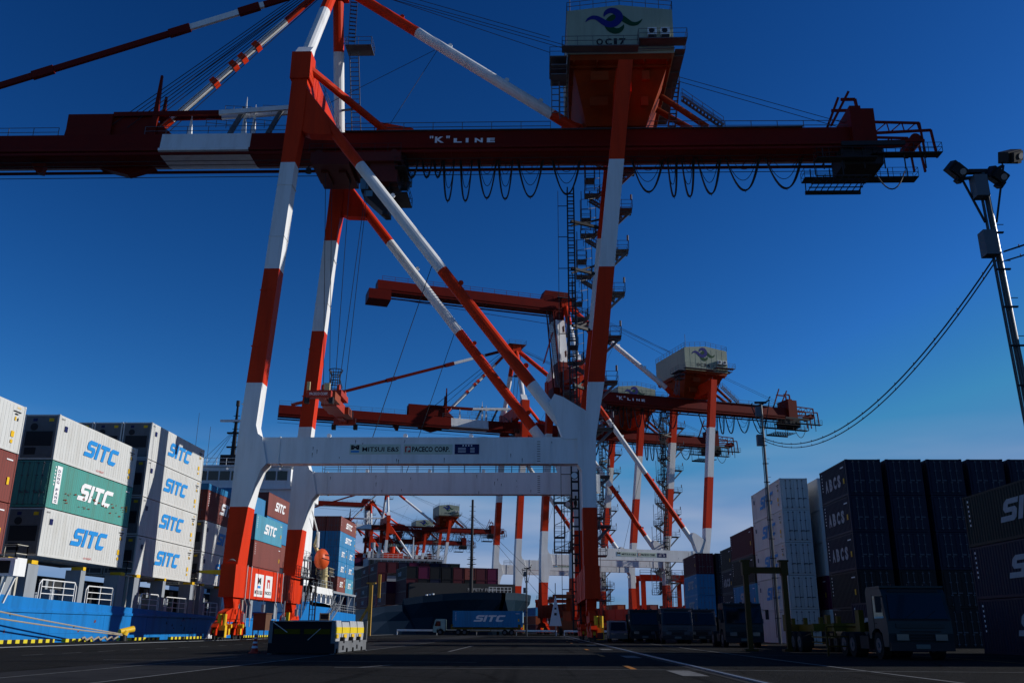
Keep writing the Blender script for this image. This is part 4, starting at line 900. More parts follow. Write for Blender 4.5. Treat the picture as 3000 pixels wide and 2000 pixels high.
# mooring ropes, bollards, quay edge
mb = MB()
for a, b in (((-33.7, 30, 5.2), (-32.0, 71.2, .5)), ((-33.7, 31, 4.2), (-32.0, 71.4, .42))):
    a, b = V(a), V(b); pts = [a.lerp(b, i/20)-V((0, 0, sin(pi*i/20)*.45)) for i in range(21)]; mb.path(pts, .05, n=6)
pts = [V((-32.0, 65+i*.35, .22+.12*sin(i*2.1))) for i in range(17)]; mb.path(pts, .07, n=6)
tag(mb.build('mooring_rope', ROPE), 'pale mooring ropes sagging from the blue hull to a yellow bollard', 'rope')
def bollard(x, y, lab):
    R = empty('bollard', (x, y, 0), 0, lab, 'bollard', 'mooring bollards on the quay edge')
    mb = MB(); mb.tube((0, 0, 0), (0, 0, .45), .30, 0, 16, r2=.24); mb.build('base', BLK, R)
    mb = MB(); mb.tube((0, 0, .42), (.05, .1, .72), .25, 0, 16, r2=.27); mb.tube((-.2, -.35, .68), (.35, .75, .88), .19, 0, 14, r2=.24); mb.build('head', YEL, R)
bollard(-32.0, 71.6, 'yellow hooked mooring bollard holding ropes beside the blue hull')
bollard(-31.6, 150, 'small yellow bollard at the far quay end by the guardrail')
HZ = mat('kerb_yellow', (0.65, 0.55, 0.03), .6, .3)
def kerb(y0, y1, striped, lab):
    mb = MB()
    if striped:
        y = y0
        while y < y1: mb.box(-32.9, -32.6, y, min(y+.45, y1), 0, .22, 0); mb.box(-32.9, -32.6, min(y+.45, y1), min(y+.9, y1), 0, .22, 1); y += .9
    else: mb.box(-32.9, -32.6, y0, y1, 0, .24, 0)
    return tag(mb.build('quay_kerb', [HZ, BLK]), lab, 'kerb', 'kerbs along the quay edge')
for y0, y1, s, l in ((44, 52.0, 0, 'plain yellow kerb block at the left picture edge'), (52.3, 55.2, 0, 'short plain yellow kerb block before the striped run'), (56, 62.5, 1, 'striped kerb under the mooring ropes'), (64, 68.0, 1, 'short striped kerb left of the bollard'), (72.4, 73.6, 0, 'tiny plain yellow kerb right of the bollard'), (74, 80, 1, 'striped kerb right of the bollard'), (82.5, 90, 1, 'striped kerb nearest the crane bogies'), (100, 130, 1, 'long striped kerb beyond the crane')):
    kerb(y0, y1, s, l)
# quay frame light box on post (signal lamp of the ship, left)
R = empty('traffic_signal_box', (-32.9, 57.2, 0), 0, 'white framed signal box on splayed legs in front of the near stack', 'signal box')
mb = MB(); mb.box(-1.2, .4, -1.1, -.9, 4.0, 5.0, 0); mb.box(-1.2, .4, -.9, .2, 4.0, 4.1, 0); mb.box(-1.2, .4, -.9, .2, 5.0, 5.1, 0); mb.box(.3, .4, -.9, .2, 4.1, 5.0, 0); mb.build('housing', SWH, R)
mb = MB(); mb.box(-.9, .1, -1.13, -1.1, 4.15, 4.9); mb.build('screen', BLK, R)
for k in (-1.0, -.5, .1): q = MB(); q.bar((k, -.3, 4.0), (k-.5-.3*k, -.3, 2.4), .12); q.build('leg', SWH, R)
# ================================================================== SECOND SHIP
def far_ship():
    A = RZ; R = empty('container_ship', (7.0, 179.5, 0), A, 'dark blue container ship with its bow pointing right beyond the guardrail', 'container ship')
    HB = mat('hull_dark_blue', (0.005, 0.022, 0.04), .5, .4, streak=True); 
    st = [(0, .4, .05, 7.6), (2.5, 3.2, .2, 7.7), (6, 6.2, .9, 7.7), (11, 9.2, 2.6, 7.6), (18, 11.6, 5.2, 7.4), (28, 13.6, 8.6, 7.1), (28.5, 13.7, 8.8, 5.9), (45, 14.6, 12.0, 5.9), (80, 14.8, 14.0, 5.9), (176, 14.8, 14.0, 5.9), (186, 13, 10, 6.2)]
    mb = MB(); rows = []
    cx = -14.5
    for y, wd, ww, zt in st:
        rake = 5.0 if y < 1 else 0
        r = []
        for s, f in ((-1, 1), (1, 1)):
            r.append([(cx+s*wd, y, zt), (cx+s*(wd*.985), y+.2, zt-1.3), (cx+s*(wd*.62+ww*.38), y+rake*.5+.5, zt*.45), (cx+s*ww, y+rake+1.5*(y < 20), -2.6)])
        rows.append(r)
    for a, b in zip(rows[:-1], rows[1:]):
        for s in (0, 1):
            for k in range(3): mb.add([a[s][k], b[s][k], b[s][k+1], a[s][k+1]], [(0, 1, 2, 3)], 0)
        mb.add([a[0][0], b[0][0], b[1][0], a[1][0]], [(0, 1, 2, 3)], 1)
    h = mb.build('hull', [HB, SGR], R)
    mb = MB()
    mb.rail([(cx-2, 3, 7.7), (cx+2.5, 3, 7.7)], 1.0, .8, .06)
    mb.build('bow_rail', SWH, R)
    for y in (20, 23, 26): mb = MB(); mb.tube((cx-9, y, 7.2), (cx-9, y, 8.0), .25, n=8); mb.build('bitt', SWH, R)
    my = 27; mb = MB(); mb.tube((cx+1, my, 6), (cx+1, my, 28.5), .42, n=10, r2=.26)
    for z in range(9, 28, 1): mb.bar((cx+.3, my, z), (cx+1.7, my, z), .08)
    for z in (14.5, 15.5): mb.box(cx+.1, cx+1.9, my-.7, my+.7, z, z+.08)
    for dx, dy in ((-13, 30), (-8, 18), (11, -14), (13, -18)): mb.tube((cx+1, my, 25), (cx+1+dx, my+dy, 7.5), .035, n=4)
    mb.build('foremast', DRK, R)
    mb = MB(); mb.box(cx-14.5, cx+14.0, 96, 106, 5, 17.0); mb.box(cx-11, cx+11, 95.5, 104, 17.0, 20.4); mb.box(cx-15.2, cx+15.2, 95, 99, 16.8, 17.8)
    mb.tube((cx-9, 100, 20), (cx-9, 100, 23.5), .3, n=8, r2=.15); mb.tube((cx-9, 100, 23.5), (cx-9, 100, 25), .7, n=10)
    s = mb.build('superstructure', mat('ship_pale', (.26, .28, .31), .5, .3), R)
    for i in range(12): w_ = MB(); w_.box(cx-10.6+i*1.8, cx-9.1+i*1.8, 95.42, 95.5, 18.0, 19.8); w_.build('window', GLS, s)
    mb = MB(); mb.rail([(cx-11, 96, 20.4), (cx+11, 96, 20.4)], 1.1, 1.5, .08); mb.bar((cx+3, 100, 20.4), (cx+3, 100, 27), .5, .5, w2=.2, h2=.2); mb.bar((cx+1.5, 100, 24.5), (cx+4.5, 100, 24.5), .15); mb.build('radar_mast', SWH, R)
    mb = MB(); mb.box(cx-4, cx+2, 110, 116, 6, 23); mb.tube((cx-1, 112, 23), (cx-1, 112, 25), .8, n=10); mb.build('funnel', RED, R)
    mb = MB(); X = (cos(0), 0, 0)
    mb.box(cx-12, cx+12, 30, 31, 5.5, 10.6)
    bw = mb.build('breakwater', SDK, R); t = MB(); letter(t, text_poly('SAFETY FIRST', .02), (cx+1.0, 29.94, 9.0), (1, 0, 0), (0, 0, 1), .62, 6.6); t.build('lettering', mat('lettering_grey', (.3, .3, .3), .6, 0), bw)
    t = MB()
    for k in range(3): t.add([(cx+14.72+.005*k, 60+k*8, 1), (cx+14.72, 62+k*8, 1), (cx+14.72, 63+k*8, 4.5), (cx+14.72, 61+k*8, 4.5)], [(0, 1, 2, 3)])
    return R
FS = far_ship()
cs, sn = cos(RZ), sin(RZ)
def fsp(x, y): return (7.0+x*cs-y*sn, 179.5+x*sn+y*cs)
cols_ = ['maroon', 'purple', 'maroon', 'maroon', 'navy', 'purple', 'green', 'maroon', 'brown', 'black', 'maroon', 'navy']
random.seed(11); k = 0
YS = [31, 44.2, 57.4, 70.6, 83, 117, 130.2, 143.4, 156.6]; NT = [3, 3, 4, 4, 5, 6, 6, 5, 5]
for bay in range(9):
    y = YS[bay]; ntier = NT[bay]
    for c in range(8 if bay < 5 else 4):
        nt_ = ntier-(1 if (c == 0 and bay % 3 == 1) else 0)
        for t in range(nt_):
            if bay > 0 and c > 0 and (t < nt_-1 or bay not in (2, 5)): continue
            wx = -14.5-14.6+1.35+c*2.62+(0 if bay else 2.0); px, py = fsp(wx, y); colr = random.choice(cols_)
            if (bay, c, t) == (6, 0, 2): colr = 'white'
            container(px, py, 6.2+t*2.62, 12.19, 2.59, 2.44, colr, 'dry', 'ONE' if random.random() < .4 and colr != 'white' and c == 0 else None, -1, f"{colr} container on dark ship, {TN[t]}, {['first','second','third','fourth','fifth','sixth','seventh','eighth','ninth'][bay]} bay from bow, {['nearest','second','third','fourth','fifth','sixth','seventh','eighth','ninth','tenth'][c]} row", 'containers on the dark far ship', RZ, False, None, False)
# ================================================================== CONTAINER YARD
def yard(name, x0, y, L, H, pitch, cols, ends='door'):
    for c, col in enumerate(cols):
        for t, sp in enumerate(col):
            if sp is None: continue
            colr, kind, logo = sp
            container(x0+1.22+c*pitch, y, t*(H+.03), L, H, 2.44, colr, kind, logo if c == 0 else None, -1, f"{colr} {'refrigerated ' if kind == 'reefer' else ''}container, {tier(t, len(col))} of {name}, {['first','second','third','fourth','fifth','sixth','seventh'][c]} row in", 'containers in the yard', ends=ends, detail=(c == 0))
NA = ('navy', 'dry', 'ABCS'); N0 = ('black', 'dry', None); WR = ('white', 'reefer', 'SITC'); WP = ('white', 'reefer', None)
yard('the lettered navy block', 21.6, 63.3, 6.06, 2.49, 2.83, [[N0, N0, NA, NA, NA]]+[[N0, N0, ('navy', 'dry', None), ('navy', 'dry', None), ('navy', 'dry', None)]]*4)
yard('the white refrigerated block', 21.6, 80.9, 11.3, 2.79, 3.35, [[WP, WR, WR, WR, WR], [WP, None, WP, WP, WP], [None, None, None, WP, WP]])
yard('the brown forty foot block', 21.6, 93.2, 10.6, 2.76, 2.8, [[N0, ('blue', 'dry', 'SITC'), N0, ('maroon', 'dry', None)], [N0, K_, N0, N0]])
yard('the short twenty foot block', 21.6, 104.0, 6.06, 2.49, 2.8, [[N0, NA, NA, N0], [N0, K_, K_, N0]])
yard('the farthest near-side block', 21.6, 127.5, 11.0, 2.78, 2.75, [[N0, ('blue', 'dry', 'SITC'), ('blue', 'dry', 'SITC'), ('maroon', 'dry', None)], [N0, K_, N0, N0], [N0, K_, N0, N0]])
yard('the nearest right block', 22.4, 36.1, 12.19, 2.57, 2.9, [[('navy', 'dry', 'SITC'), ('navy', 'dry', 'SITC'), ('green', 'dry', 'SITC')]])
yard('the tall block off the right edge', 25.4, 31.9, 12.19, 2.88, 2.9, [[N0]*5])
def one_sign():
    o = [q for q in bpy.data.objects if q.type == 'EMPTY' and q.get('label', '').startswith('magenta container')][0]
    t = MB(); letter(t, text_poly('ONE', .07), (-.85, -.10, .9), (1, 0, 0), (0, 0, 1), 1.25, 1.7); t.build('lettering', TXW, o)
container(21.6+1.22+3.35, 80.9, 2.82, 11.3, 2.79, 2.44, 'purple', 'dry', None, -1, 'magenta container with white ONE letters low beside the white block', 'containers in the yard', ends='plain'); one_sign()
random.seed(5)
spots = []
for i in range(9): spots.append((46+(i % 3)*14, 235+(i//3)*20, 3))
for i in range(8): spots.append((14+i*3.0, 262-i*.3, 2 if i % 3 else 3))
for i in range(7): spots.append((0+i*7.2, 300+(i % 2)*6, 2+(i % 3 == 0)))
n_ = 0
ORD = [a+b for a in ('', 'twenty-', 'thirty-') for b in ('first second third fourth fifth sixth seventh eighth ninth'.split() if a else 'first second third fourth fifth sixth seventh eighth ninth tenth eleventh twelfth thirteenth fourteenth fifteenth sixteenth seventeenth eighteenth nineteenth twentieth'.split())]
spots.sort(key=lambda q: q[0]/q[1])
for si, (x, y, h_) in enumerate(spots):
    for t in range(h_):
        n_ += 1; colr = random.choice(['maroon', 'brown', 'orange', 'purple', 'maroon', 'blue', 'black'])
        container(x, y, t*2.62, 12.19, 2.59, 2.44, colr, 'dry', None, -1, f"{colr} container, {TN[t].replace(' tier','')} tier, {ORD[si]} stack of the distant yard counted from the left", 'containers in the distant yard', RZ if y > 200 else 0, False, None, False)
# ================================================================== GEAR RACK, CONE, SMALL THINGS
def gear_rack():
    R = empty('flat_rack', (-10.95, 37.8, 0), 0, 'low grey steel flat rack of lashing gear bins in the foreground', 'flat rack')
    Wd, L = 2.68, 7.2; gy = mat('rack_grey', (0.15, 0.16, 0.17), .5, .6)
    mb = MB(); mb.box(0, Wd, 0, L, .06, .42)
    for y in (1.6, 4.6): mb.box(Wd, Wd+.004, y, y+.36, .14, .32, 1)
    for y in (.5, 2.5, 3.8, 5.8): mb.tube((Wd, y, .14), (Wd+.05, y, .14), .09, 1, 10)
    for x in (0, Wd-.12): mb.box(x, x+.12, .12, L-.12, .42, .5)
    mb.build('base', [gy, BLK], R)
    for x in (0, Wd-.14):
        for y in (0, L-.14): p = MB(); p.box(x, x+.14, y, y+.14, 0, 1.36 if y else 1.30); p.build('corner_post', gy, R)
    mb = MB(); mb.box(.14, Wd-.14, .0, .10, 1.2, 1.27); mb.box(.14, Wd-.14, .02, .10, .42, .58); mb.box(Wd/2-.05, Wd/2+.05, .02, .1, .58, 1.2); mb.build('end_frame', mat('rack_grey_shaded', (0.012, 0.014, 0.018), .6, .4, spec=.05), R)  # rack grey darkened, shade of this end put into the colour
    mb = MB(); mb.box(-.005, Wd+.005, -.02, -.002, .04, .43); mb.box(.14, Wd-.14, .04, .08, .58, 1.2); mb.build('shaded_end_wall', MATS['rack_grey_shaded'], R)  # dark sheet over the base end, and wall, coloured as if in shade
    mb = MB(); mb.box(.2, Wd/2-.08, .025, .04, .78, .98); mb.box(Wd/2+.08, Wd-.2, .025, .04, .78, .98); mb.build('yellow_band', mat('yellow_shaded', (.09, .065, .004), .7, .3, spec=.05), R)  # bin yellow with the end's shade mixed into the colour
    mb = MB(); mb.bar((.14, -.01, 1.24), (.75, -.02, .85), .03); mb.bar((2.1, -.02, 1.0), (1.6, -.02, .55), .02); mb.build('brace_rod', GALV, R)
    mb = MB()
    for y in (1.9, 3.7, 5.4): mb.box(Wd-.13, Wd+.01, y-.14, y+.14, .42, .66)
    mb.build('stacking_bracket', BLK, R)
gear_rack()
for i in range(4):
    y = 38.2+i*1.66
    R = empty('gear_bin', (-10.7, y, .5), 0, f"grey and yellow banded gear bin, {['nearest','second','third','farthest'][i]} of four on the flat rack", 'bin', 'gear bins on the flat rack')
    pts = 8; mb = MB(); mb.loft([(0, 0, 2.28, 0, 1.52), (.30, 0, 2.30, 0, 1.55), (.31, 0, 2.30, 0, 1.55)]); mb.loft([(.31, .01, 2.31, .01, 1.54), (.56, .01, 2.31, .01, 1.54)], m=1); mb.loft([(.56, 0, 2.30, 0, 1.55), (.82-(.05 if i == 1 else 0), .05, 2.26, .04, 1.5)])
    mb.build('tub', [mat('bin_grey', (0.36, 0.37, 0.38), .7, .7, scale=4), mat('bin_yellow', (0.70, 0.52, 0.02), .5, .3)], R)
    mb = MB(); mb.box(2.315, 2.33, .3, .9, .12, .28); mb.build('label_plate', YEL, R)
R = empty('crane_hook_block', (-10.4, 38.0, 0), 0, 'small yellow post standing on the near left corner of the flat rack', 'post'); mb = MB(); mb.box(0, .13, .1, .22, 1.3, 1.62, 0); mb.build('post', YEL, R)
def cone(x, y, h, lab, strip=True):
    R = empty('traffic_cone', (x, y, 0), 0, lab, 'traffic cone', 'traffic cones')
    rb = mat('cone_red', (0.55, 0.035, 0.02), .4, .3)
    mb = MB(); mb.box(-.2, .2, -.2, .2, 0, .05); mb.build('base', rb, R)
    mb = MB(); mb.tube((0, 0, .05), (0, 0, h), .15, 0, 20, r2=.025); mb.build('body', rb, R)
    mb = MB()
    for a, b in ((.26, .38), (.50, .60), (.74, .82)):
        f = lambda t: .15-(.125*(t*h-.05)/(h-.05))+.004
        mb.tube((0, 0, a*h), (0, 0, b*h), f(a), 0, 20, r2=f(b), caps=False)
    mb.build('reflective_band', TXW, R)
cone(-11.9, 39.2, .78, 'red and white banded traffic cone left of the flat rack')
cone(-22.2, 105, .72, 'small distant red cone beside the yellow post at the quay end')
R = empty('sign_post', (-21.6, 78.5, 0), 0, 'thin metal service pole with small boxes at the crane foot', 'pole'); mb = MB(); mb.tube((0, 0, 0), (0, 0, 3.2), .05); mb.box(-.15, .15, -.1, .1, 1.2, 1.9); mb.build('pole', GALV, R)
R = empty('yellow_post', (-25.5, 140, 0), 0, 'tall yellow braced post at the quay end', 'post'); mb = MB(); mb.bar((0, 0, 0), (0, 0, 7.6), .5); mb.bar((-2.4, 0, .4), (0, 0, 4.5), .35); mb.box(-.7, .7, -.3, .3, 7.5, 7.7); mb.build('post', mat('ochre_paint', (.42, .25, .05), .6, .4), R)
mb = MB(); mb.bar((.9, 2, 5.5), (.9, 2, 9.0), .4); mb.build('upper_post', mat('ochre_paint', (.42, .25, .05), .6, .4), R)
# dock workers at the quay end
def person(x, y, h, rz, lab, jacket, trousers):
    sk = [(0, 0, .50), (0, .0, .62), (0, 0, .80), (0, 0, .86), (-.055, 0, .49), (-.06, .01, .27), (-.06, -.01, .03), (-.06, .045, .012), (.055, 0, .49), (.065, .03, .27), (.06, .0, .03), (.06, .05, .012), (-.115, 0, .80), (-.14, .01, .64), (-.13, .06, .50), (.115, 0, .80), (.14, .01, .64), (.12, .08, .52)]
    ed = [(0, 1), (1, 2), (2, 3), (0, 4), (4, 5), (5, 6), (6, 7), (0, 8), (8, 9), (9, 10), (10, 11), (2, 12), (12, 13), (13, 14), (2, 15), (15, 16), (16, 17)]
    rad = [.082, .08, .085, .034, .058, .042, .028, .024, .058, .042, .028, .024, .038, .03, .022, .038, .03, .022]
    me = bpy.data.meshes.new('person'); me.from_pydata([(a*h, b*h, c*h) for a, b, c in sk], ed, [])
    o = bpy.data.objects.new('person', me); sc.collection.objects.link(o)
    sm = o.modifiers.new('skin', 'SKIN'); 
    for i, r in enumerate(me.skin_vertices[0].data if me.skin_vertices else []): pass
    if not me.skin_vertices: 
        bm_ok = False
    for i, v in enumerate(me.skin_vertices[0].data): v.radius = (rad[i]*h*(1.35 if i in (0, 1, 2) else 1), rad[i]*h); v.use_root = (i == 0)
    o.modifiers.new('sub', 'SUBSURF').levels = 1; o.modifiers['sub'].render_levels = 1
    me.materials.append(jacket); o.location = (x, y, 0); o.rotation_euler = (0, 0, rz); tag(o, lab, 'person')
    b = MB(); b.loft([(.84*h, -.04*h, .04*h, -.045*h, .045*h), (.90*h, -.052*h, .052*h, -.05*h, .06*h), (.955*h, -.05*h, .05*h, -.055*h, .055*h)]); b.build('head', mat('skin', (.35, .2, .14), .6, 0), o)
    b = MB(); b.tube((0, 0, .95*h), (0, 0, 1.0*h), .068*h, 0, 12, r2=.03*h); b.box(-.06*h, .06*h, .02*h, .10*h, .945*h, .955*h); b.build('helmet', SWH, o)
person(-23.2, 104.0, 1.75, .4, 'worker in a turquoise jacket and white helmet at the quay end', mat('turquoise_cloth', (.02, .42, .36), .8, 0), None)
person(-23.8, 122, 1.7, -1.0, 'worker with white helmet standing behind the flat rack', mat('dark_cloth', (.05, .05, .07), .8, 0), None)
R = empty('service_cabinet', (-25.0, 106, 0), 0, 'upright frame cabinet with orange base beside the turquoise worker', 'cabinet')
mb = MB(); mb.box(0, 1.0, 0, .08, .5, 2.6, 0)
for z in (.5, 1.2, 1.9, 2.55): mb.box(-.02, 1.02, -.04, 0, z, z+.12, 1)
mb.box(-.05, .08, -.05, .1, 0, 2.7, 1); mb.box(.95, 1.08, -.05, .1, 0, 2.7, 1); mb.build('frame', [DRK, BUFF], R); mb = MB(); mb.box(0, 1.1, 0, .8, 0, .35); mb.build('base', CC['orange'], R)
# guardrail across the quay end
def guard(x0, x1, y, lab):
    R = empty('guardrail', (x0, y, 0), -.012, lab, 'guardrail', 'white guardrails at the end of the quay')
    L = x1-x0; mb = MB(); mb.prism([(.62, 0), (.95, 0), (.95, -.05), (.85, -.1), (.78, -.04), (.72, -.1), (.62, -.05)], lambda a, b, t: (t, b, a), 0, L); mb.build('rail', TXW, R)
    n = max(2, int(L/6.2))
    for i in range(n+1): p = MB(); x = L*i/n; p.box(x-.07, x+.07, 0, .12, 0, .9); p.build('post', TXW, R)
guard(-25.2, 3.0, 166, 'long white guardrail behind the SITC truck'); guard(4.4, 17.5, 165.6, 'white guardrail section right of the triangular marker'); guard(18.2, 34, 165.4, 'white guardrail section behind the yard trucks')
R = empty('warning_marker', (2.6, 150, 0), 0, 'tall pale triangular warning marker by the guardrail', 'marker')
mb = MB(); mb.prism([(-1.0, 1.6), (1.0, 1.6), (.05, 6.2), (-.05, 6.2)], lambda a, b, t: (a, t, b), 0, .1); mb.build('board', SWH, R); mb = MB(); mb.bar((0, .1, 0), (0, .1, 8.2), .12); mb.build('post', STL, R); mb = MB(); mb.box(-.16, .16, -.01, 0, 4.1, 4.4); mb.box(-.2, .2, -.01, 0, 3.2, 3.6); mb.build('symbol', TXK, R)
# ================================================================== TRUCKS
def wheel(parent, x, y, r=.5, w=.3, axis='x'):
    mb = MB(); a = V((1, 0, 0)) if axis == 'x' else V((0, 1, 0)); c = V((x, y, r))
    mb.tube(c-a*w/2, c+a*w/2, r, 0, 20); t = mb.build('wheel', RUB, parent)
    mb = MB(); mb.tube(c-a*(w/2+.015), c+a*(w/2+.015), r*.55, 0, 14); mb.tube(c-a*(w/2+.05), c+a*(w/2+.05), r*.18, 0, 8); mb.build('rim', mat('rim_steel', (.09, .09, .10), .5, .4), t)
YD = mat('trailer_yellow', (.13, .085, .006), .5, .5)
def tractor(loc, rz, paint, label, group='yard tractor units', box=None, chassis=True, L=12.6):
    """cab front faces local -Y"""
    R = empty('truck', loc, rz, label, 'truck', group); Wc = 2.42; h = Wc/2
    mb = MB(); pr_ = [(0.0, .45), (-.06, .95), (-.02, 1.45), (.26, 2.45), (.42, 2.62), (1.9, 2.68), (2.0, 2.5), (2.0, .75), (1.75, .75), (1.70, .95), (1.35, 1.12), (.95, 1.12), (.6, .95), (.5, .45)]
    mb.prism(pr_, lambda a, b, t: (t, a, b), -h, h); mb.box(-h+.03, h-.03, -.14, .1, .32, .62, 1)
    for z in (.70, .80, .90, 1.0): mb.box(-.75, .75, -.10, .0, z, z+.05, 1)
    mb.box(-.9, .9, -.085, .0, 1.14, 1.30, 0); mb.box(-h-.01, h+.01, .35, 1.8, 2.62, 2.7, 0)
    for s_ in (-.62, 0, .62): mb.box(s_-.08, s_+.08, .5, .62, 2.70, 2.78, 1)
    mb.box(-.26, .26, -.155, -.14, .40, .56, 2); mb.box(-h+.05, h-.05, -.03, .04, 1.40, 1.46, 1); mb.box(-.95, .95, .24, .30, 2.46, 2.56, 1)
    for s_ in (-.5, .25): mb.bar((s_, -.07, 1.50), (s_+.42, .02, 1.78), .025, .02, 1)
    cab_ = mb.build('cab', [paint, DRK, mat('plate', (.12, .13, .12), .5, 0)], R); bv = cab_.modifiers.new('bevel', 'BEVEL'); bv.width = .05; bv.segments = 3; bv.limit_method = 'ANGLE'
    mb = MB(); mb.box(-h+.2, h-.2, .35, .62, 1.42, 1.62); mb.tube((-.5, .45, 1.6), (-.5, .38, 1.68), .2, 0, 12); mb.box(-.75, -.25, .9, 1.3, 1.2, 2.05); mb.box(.25, .75, .9, 1.3, 1.2, 2.05); mb.build('interior', DRK, cab_)
    mb = MB(); mb.hexa([(-h+.12, -.06, 1.48), (h-.12, -.06, 1.48), (h-.12, -.01, 1.48), (-h+.12, -.01, 1.48)], [(-h+.18, .20, 2.38), (h-.18, .20, 2.38), (h-.18, .25, 2.38), (-h+.18, .25, 2.38)]); mb.build('windshield', GLS, cab_)
    for s in (-1, 1):
        mb = MB(); mb.prism([(.22, 1.5), (1.25, 1.5), (1.25, 2.34), (.48, 2.34)], lambda a, b, t: (t, a, b), s*h-.01, s*h+.012); mb.build('side_window', GLS, cab_)
        mb = MB(); mb.box(s*h-.012, s*h+.01, 1.32, 1.34, .9, 2.4); mb.box(s*h-.012, s*h+.03, 1.05, 1.25, 1.30, 1.34); mb.build('door_seam', DRK, cab_)
        mb = MB(); mb.box(s*.72-.22, s*.72+.22, -.16, -.08, .70, .92); mb.build('headlight', LAMP, cab_)
        mb = MB(); mb.bar((s*h, .12, 2.3), (s*(h+.28), -.05, 2.25), .04); mb.box(s*(h+.28)-.1, s*(h+.28)+.1, -.12, -.02, 1.7, 2.3); mb.build('mirror', DRK, cab_)
        wheel(R, s*(h-.18), 1.15)
        for y in ((4.3, 5.4) if chassis else (4.6,)): wheel(R, s*(h-.3), y, .5, .5)
        if chassis:
            for y in (L-.2, L+1.0): wheel(R, s*(h-.3), y, .5, .5)
    mb = MB(); mb.box(-.45, .45, 1.8, 6.3, .55, .85); mb.box(-1.1, -.5, 2.5, 3.5, .35, .85); mb.box(.5, 1.1, 2.5, 3.5, .35, .85); mb.build('chassis', DRK, R)
    if chassis:
        mb = MB()
        for s in (-.55, .55): mb.box(s-.1, s+.1, 3.6, L+2.2, 1.0, 1.32)
        for y in (3.3, 6.5, 9.6, L+1.6): mb.box(-1.2, 1.2, y, y+.28, 1.02, 1.36)
        for y in (3.0, L+2.1):
            for s in (-1.22, 1.02): mb.box(s, s+.2, y, y+.45, 1.0, 1.85)
        for s in (-1.2, 1.2): mb.bar((s, 6.4, .75), (s, 9.9, .75), .06); mb.bar((s, 6.4, .75), (s, 6.4, 1.1), .06); mb.bar((s, 9.9, .75), (s, 9.9, 1.1), .06)
        mb.build('trailer_frame', YD, R)
    return R
TEAL = mat('cab_teal', (0.008, 0.026, 0.032), .35, .4, spec=.2); MINT = mat('cab_mint', (0.30, 0.42, 0.38), .4, .3); SILV = mat('cab_silver', (.06, .06, .07), .35, .3, spec=.3)
tractor((-18.4, 163.9, 0), radians(-90), MINT, 'mint green truck facing left hauling a blue container at the quay end', chassis=True, L=12.6)
container(-15.2, 163.9, 1.4, 12.19, 2.7, 2.44, 'blue', 'dry', 'SITC', 1, 'blue container with white letters riding on the mint green truck', None, radians(-90)+pi*0, False, None, True).location = (-15.1, 163.9, 1.4)
tractor((14.4, 36.0, 0), 0, TEAL, 'large dark teal truck facing the camera at right foreground', chassis=True)
tractor((13.0, 60.0, 0), 0, TEAL, 'dark teal truck behind the yellow gate frame', chassis=False)
tractor((10.9, 74.5, 0), 0, SILV, 'silver truck third from the right in the yard lane', chassis=False)
tractor((13.4, 78.0, 0), 0, SILV, 'small silver truck half hidden beside the other silver truck', chassis=False)
tractor((8.95, 80.0, 0), 0, TEAL, 'dark truck nearest the landside crane leg', chassis=True)
container(19.8, 50.0, 0, 6.06, 2.59, 2.44, 'navy', 'dry', 'SITC', -1, 'single navy lettered container on the ground right of the nearest truck', 'containers in the yard')
R = empty('container_trailer', (17.6, 52, 0), 0, 'empty yellow skeletal trailer parked behind the nearest truck', 'trailer')
mb = MB()
for s in (-.55, .55): mb.box(s-.1, s+.1, 0, 9.5, 1.0, 1.3)
for y in (0, 3.2, 6.4, 9.2): mb.box(-1.2, 1.2, y, y+.28, 1.02, 1.34); mb.box(-1.22, -1.02, y, y+.3, 1.0, 1.8)
for z in (.4, .7): mb.bar((-1.2, 1, z), (-1.2, 6, z), .06)
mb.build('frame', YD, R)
for s in (-.95, .95):
    for y in (7, 8.2): wheel(R, s, y, .5, .5)
R = empty('compact_van', (6.9, 82, 0), 0, 'small white van parked in front of the dark trucks', 'van')
mb = MB(); mb.prism([(0, .3), (-.05, .75), (.3, 1.0), (.75, 1.75), (3.2, 1.8), (3.4, 1.5), (3.4, .3)], lambda a, b, t: (t, a, b), -.78, .78); mb.build('body', mat('van_grey', (.2, .2, .21), .35, .3), R)
mb = MB(); mb.hexa([(-.65, .22, 1.02), (.65, .22, 1.02), (.65, .3, 1.02), (-.65, .3, 1.02)], [(-.6, .62, 1.66), (.6, .62, 1.66), (.6, .7, 1.66), (-.6, .7, 1.66)]); mb.build('windshield', GLS, R)
for s in (-.7, .7):
    for y in (.7, 2.7): wheel(R, s, y, .3, .18)
    mb = MB(); mb.box(s*.8-.12, s*.8+.12, -.07, -.02, .62, .78); mb.build('headlight', LAMP, R)
# yellow height gate
R = empty('height_gate', (11.1, 50, 0), 0, 'dark yellow goalpost style gate frame in front of the white containers', 'gate frame')
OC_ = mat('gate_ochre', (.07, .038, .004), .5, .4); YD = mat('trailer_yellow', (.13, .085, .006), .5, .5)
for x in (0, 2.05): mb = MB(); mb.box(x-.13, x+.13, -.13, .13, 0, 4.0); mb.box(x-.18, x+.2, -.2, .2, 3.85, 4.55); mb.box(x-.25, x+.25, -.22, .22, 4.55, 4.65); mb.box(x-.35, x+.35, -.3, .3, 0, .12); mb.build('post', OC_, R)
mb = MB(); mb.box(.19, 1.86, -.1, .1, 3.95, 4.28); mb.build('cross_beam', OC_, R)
# guard rail pipes with hazard stripes near the lane
R = empty('pipe_barrier', (14.6, 44, 0), 0, 'dim yellow pipe barrier beside the nearest truck', 'barrier')
mb = MB(); mb.rail([(-2.2, -3, 0), (2.2, -3, 0)], 1.2, 2.2, .07, mid=3); mb.build('pipes', OC_, R)
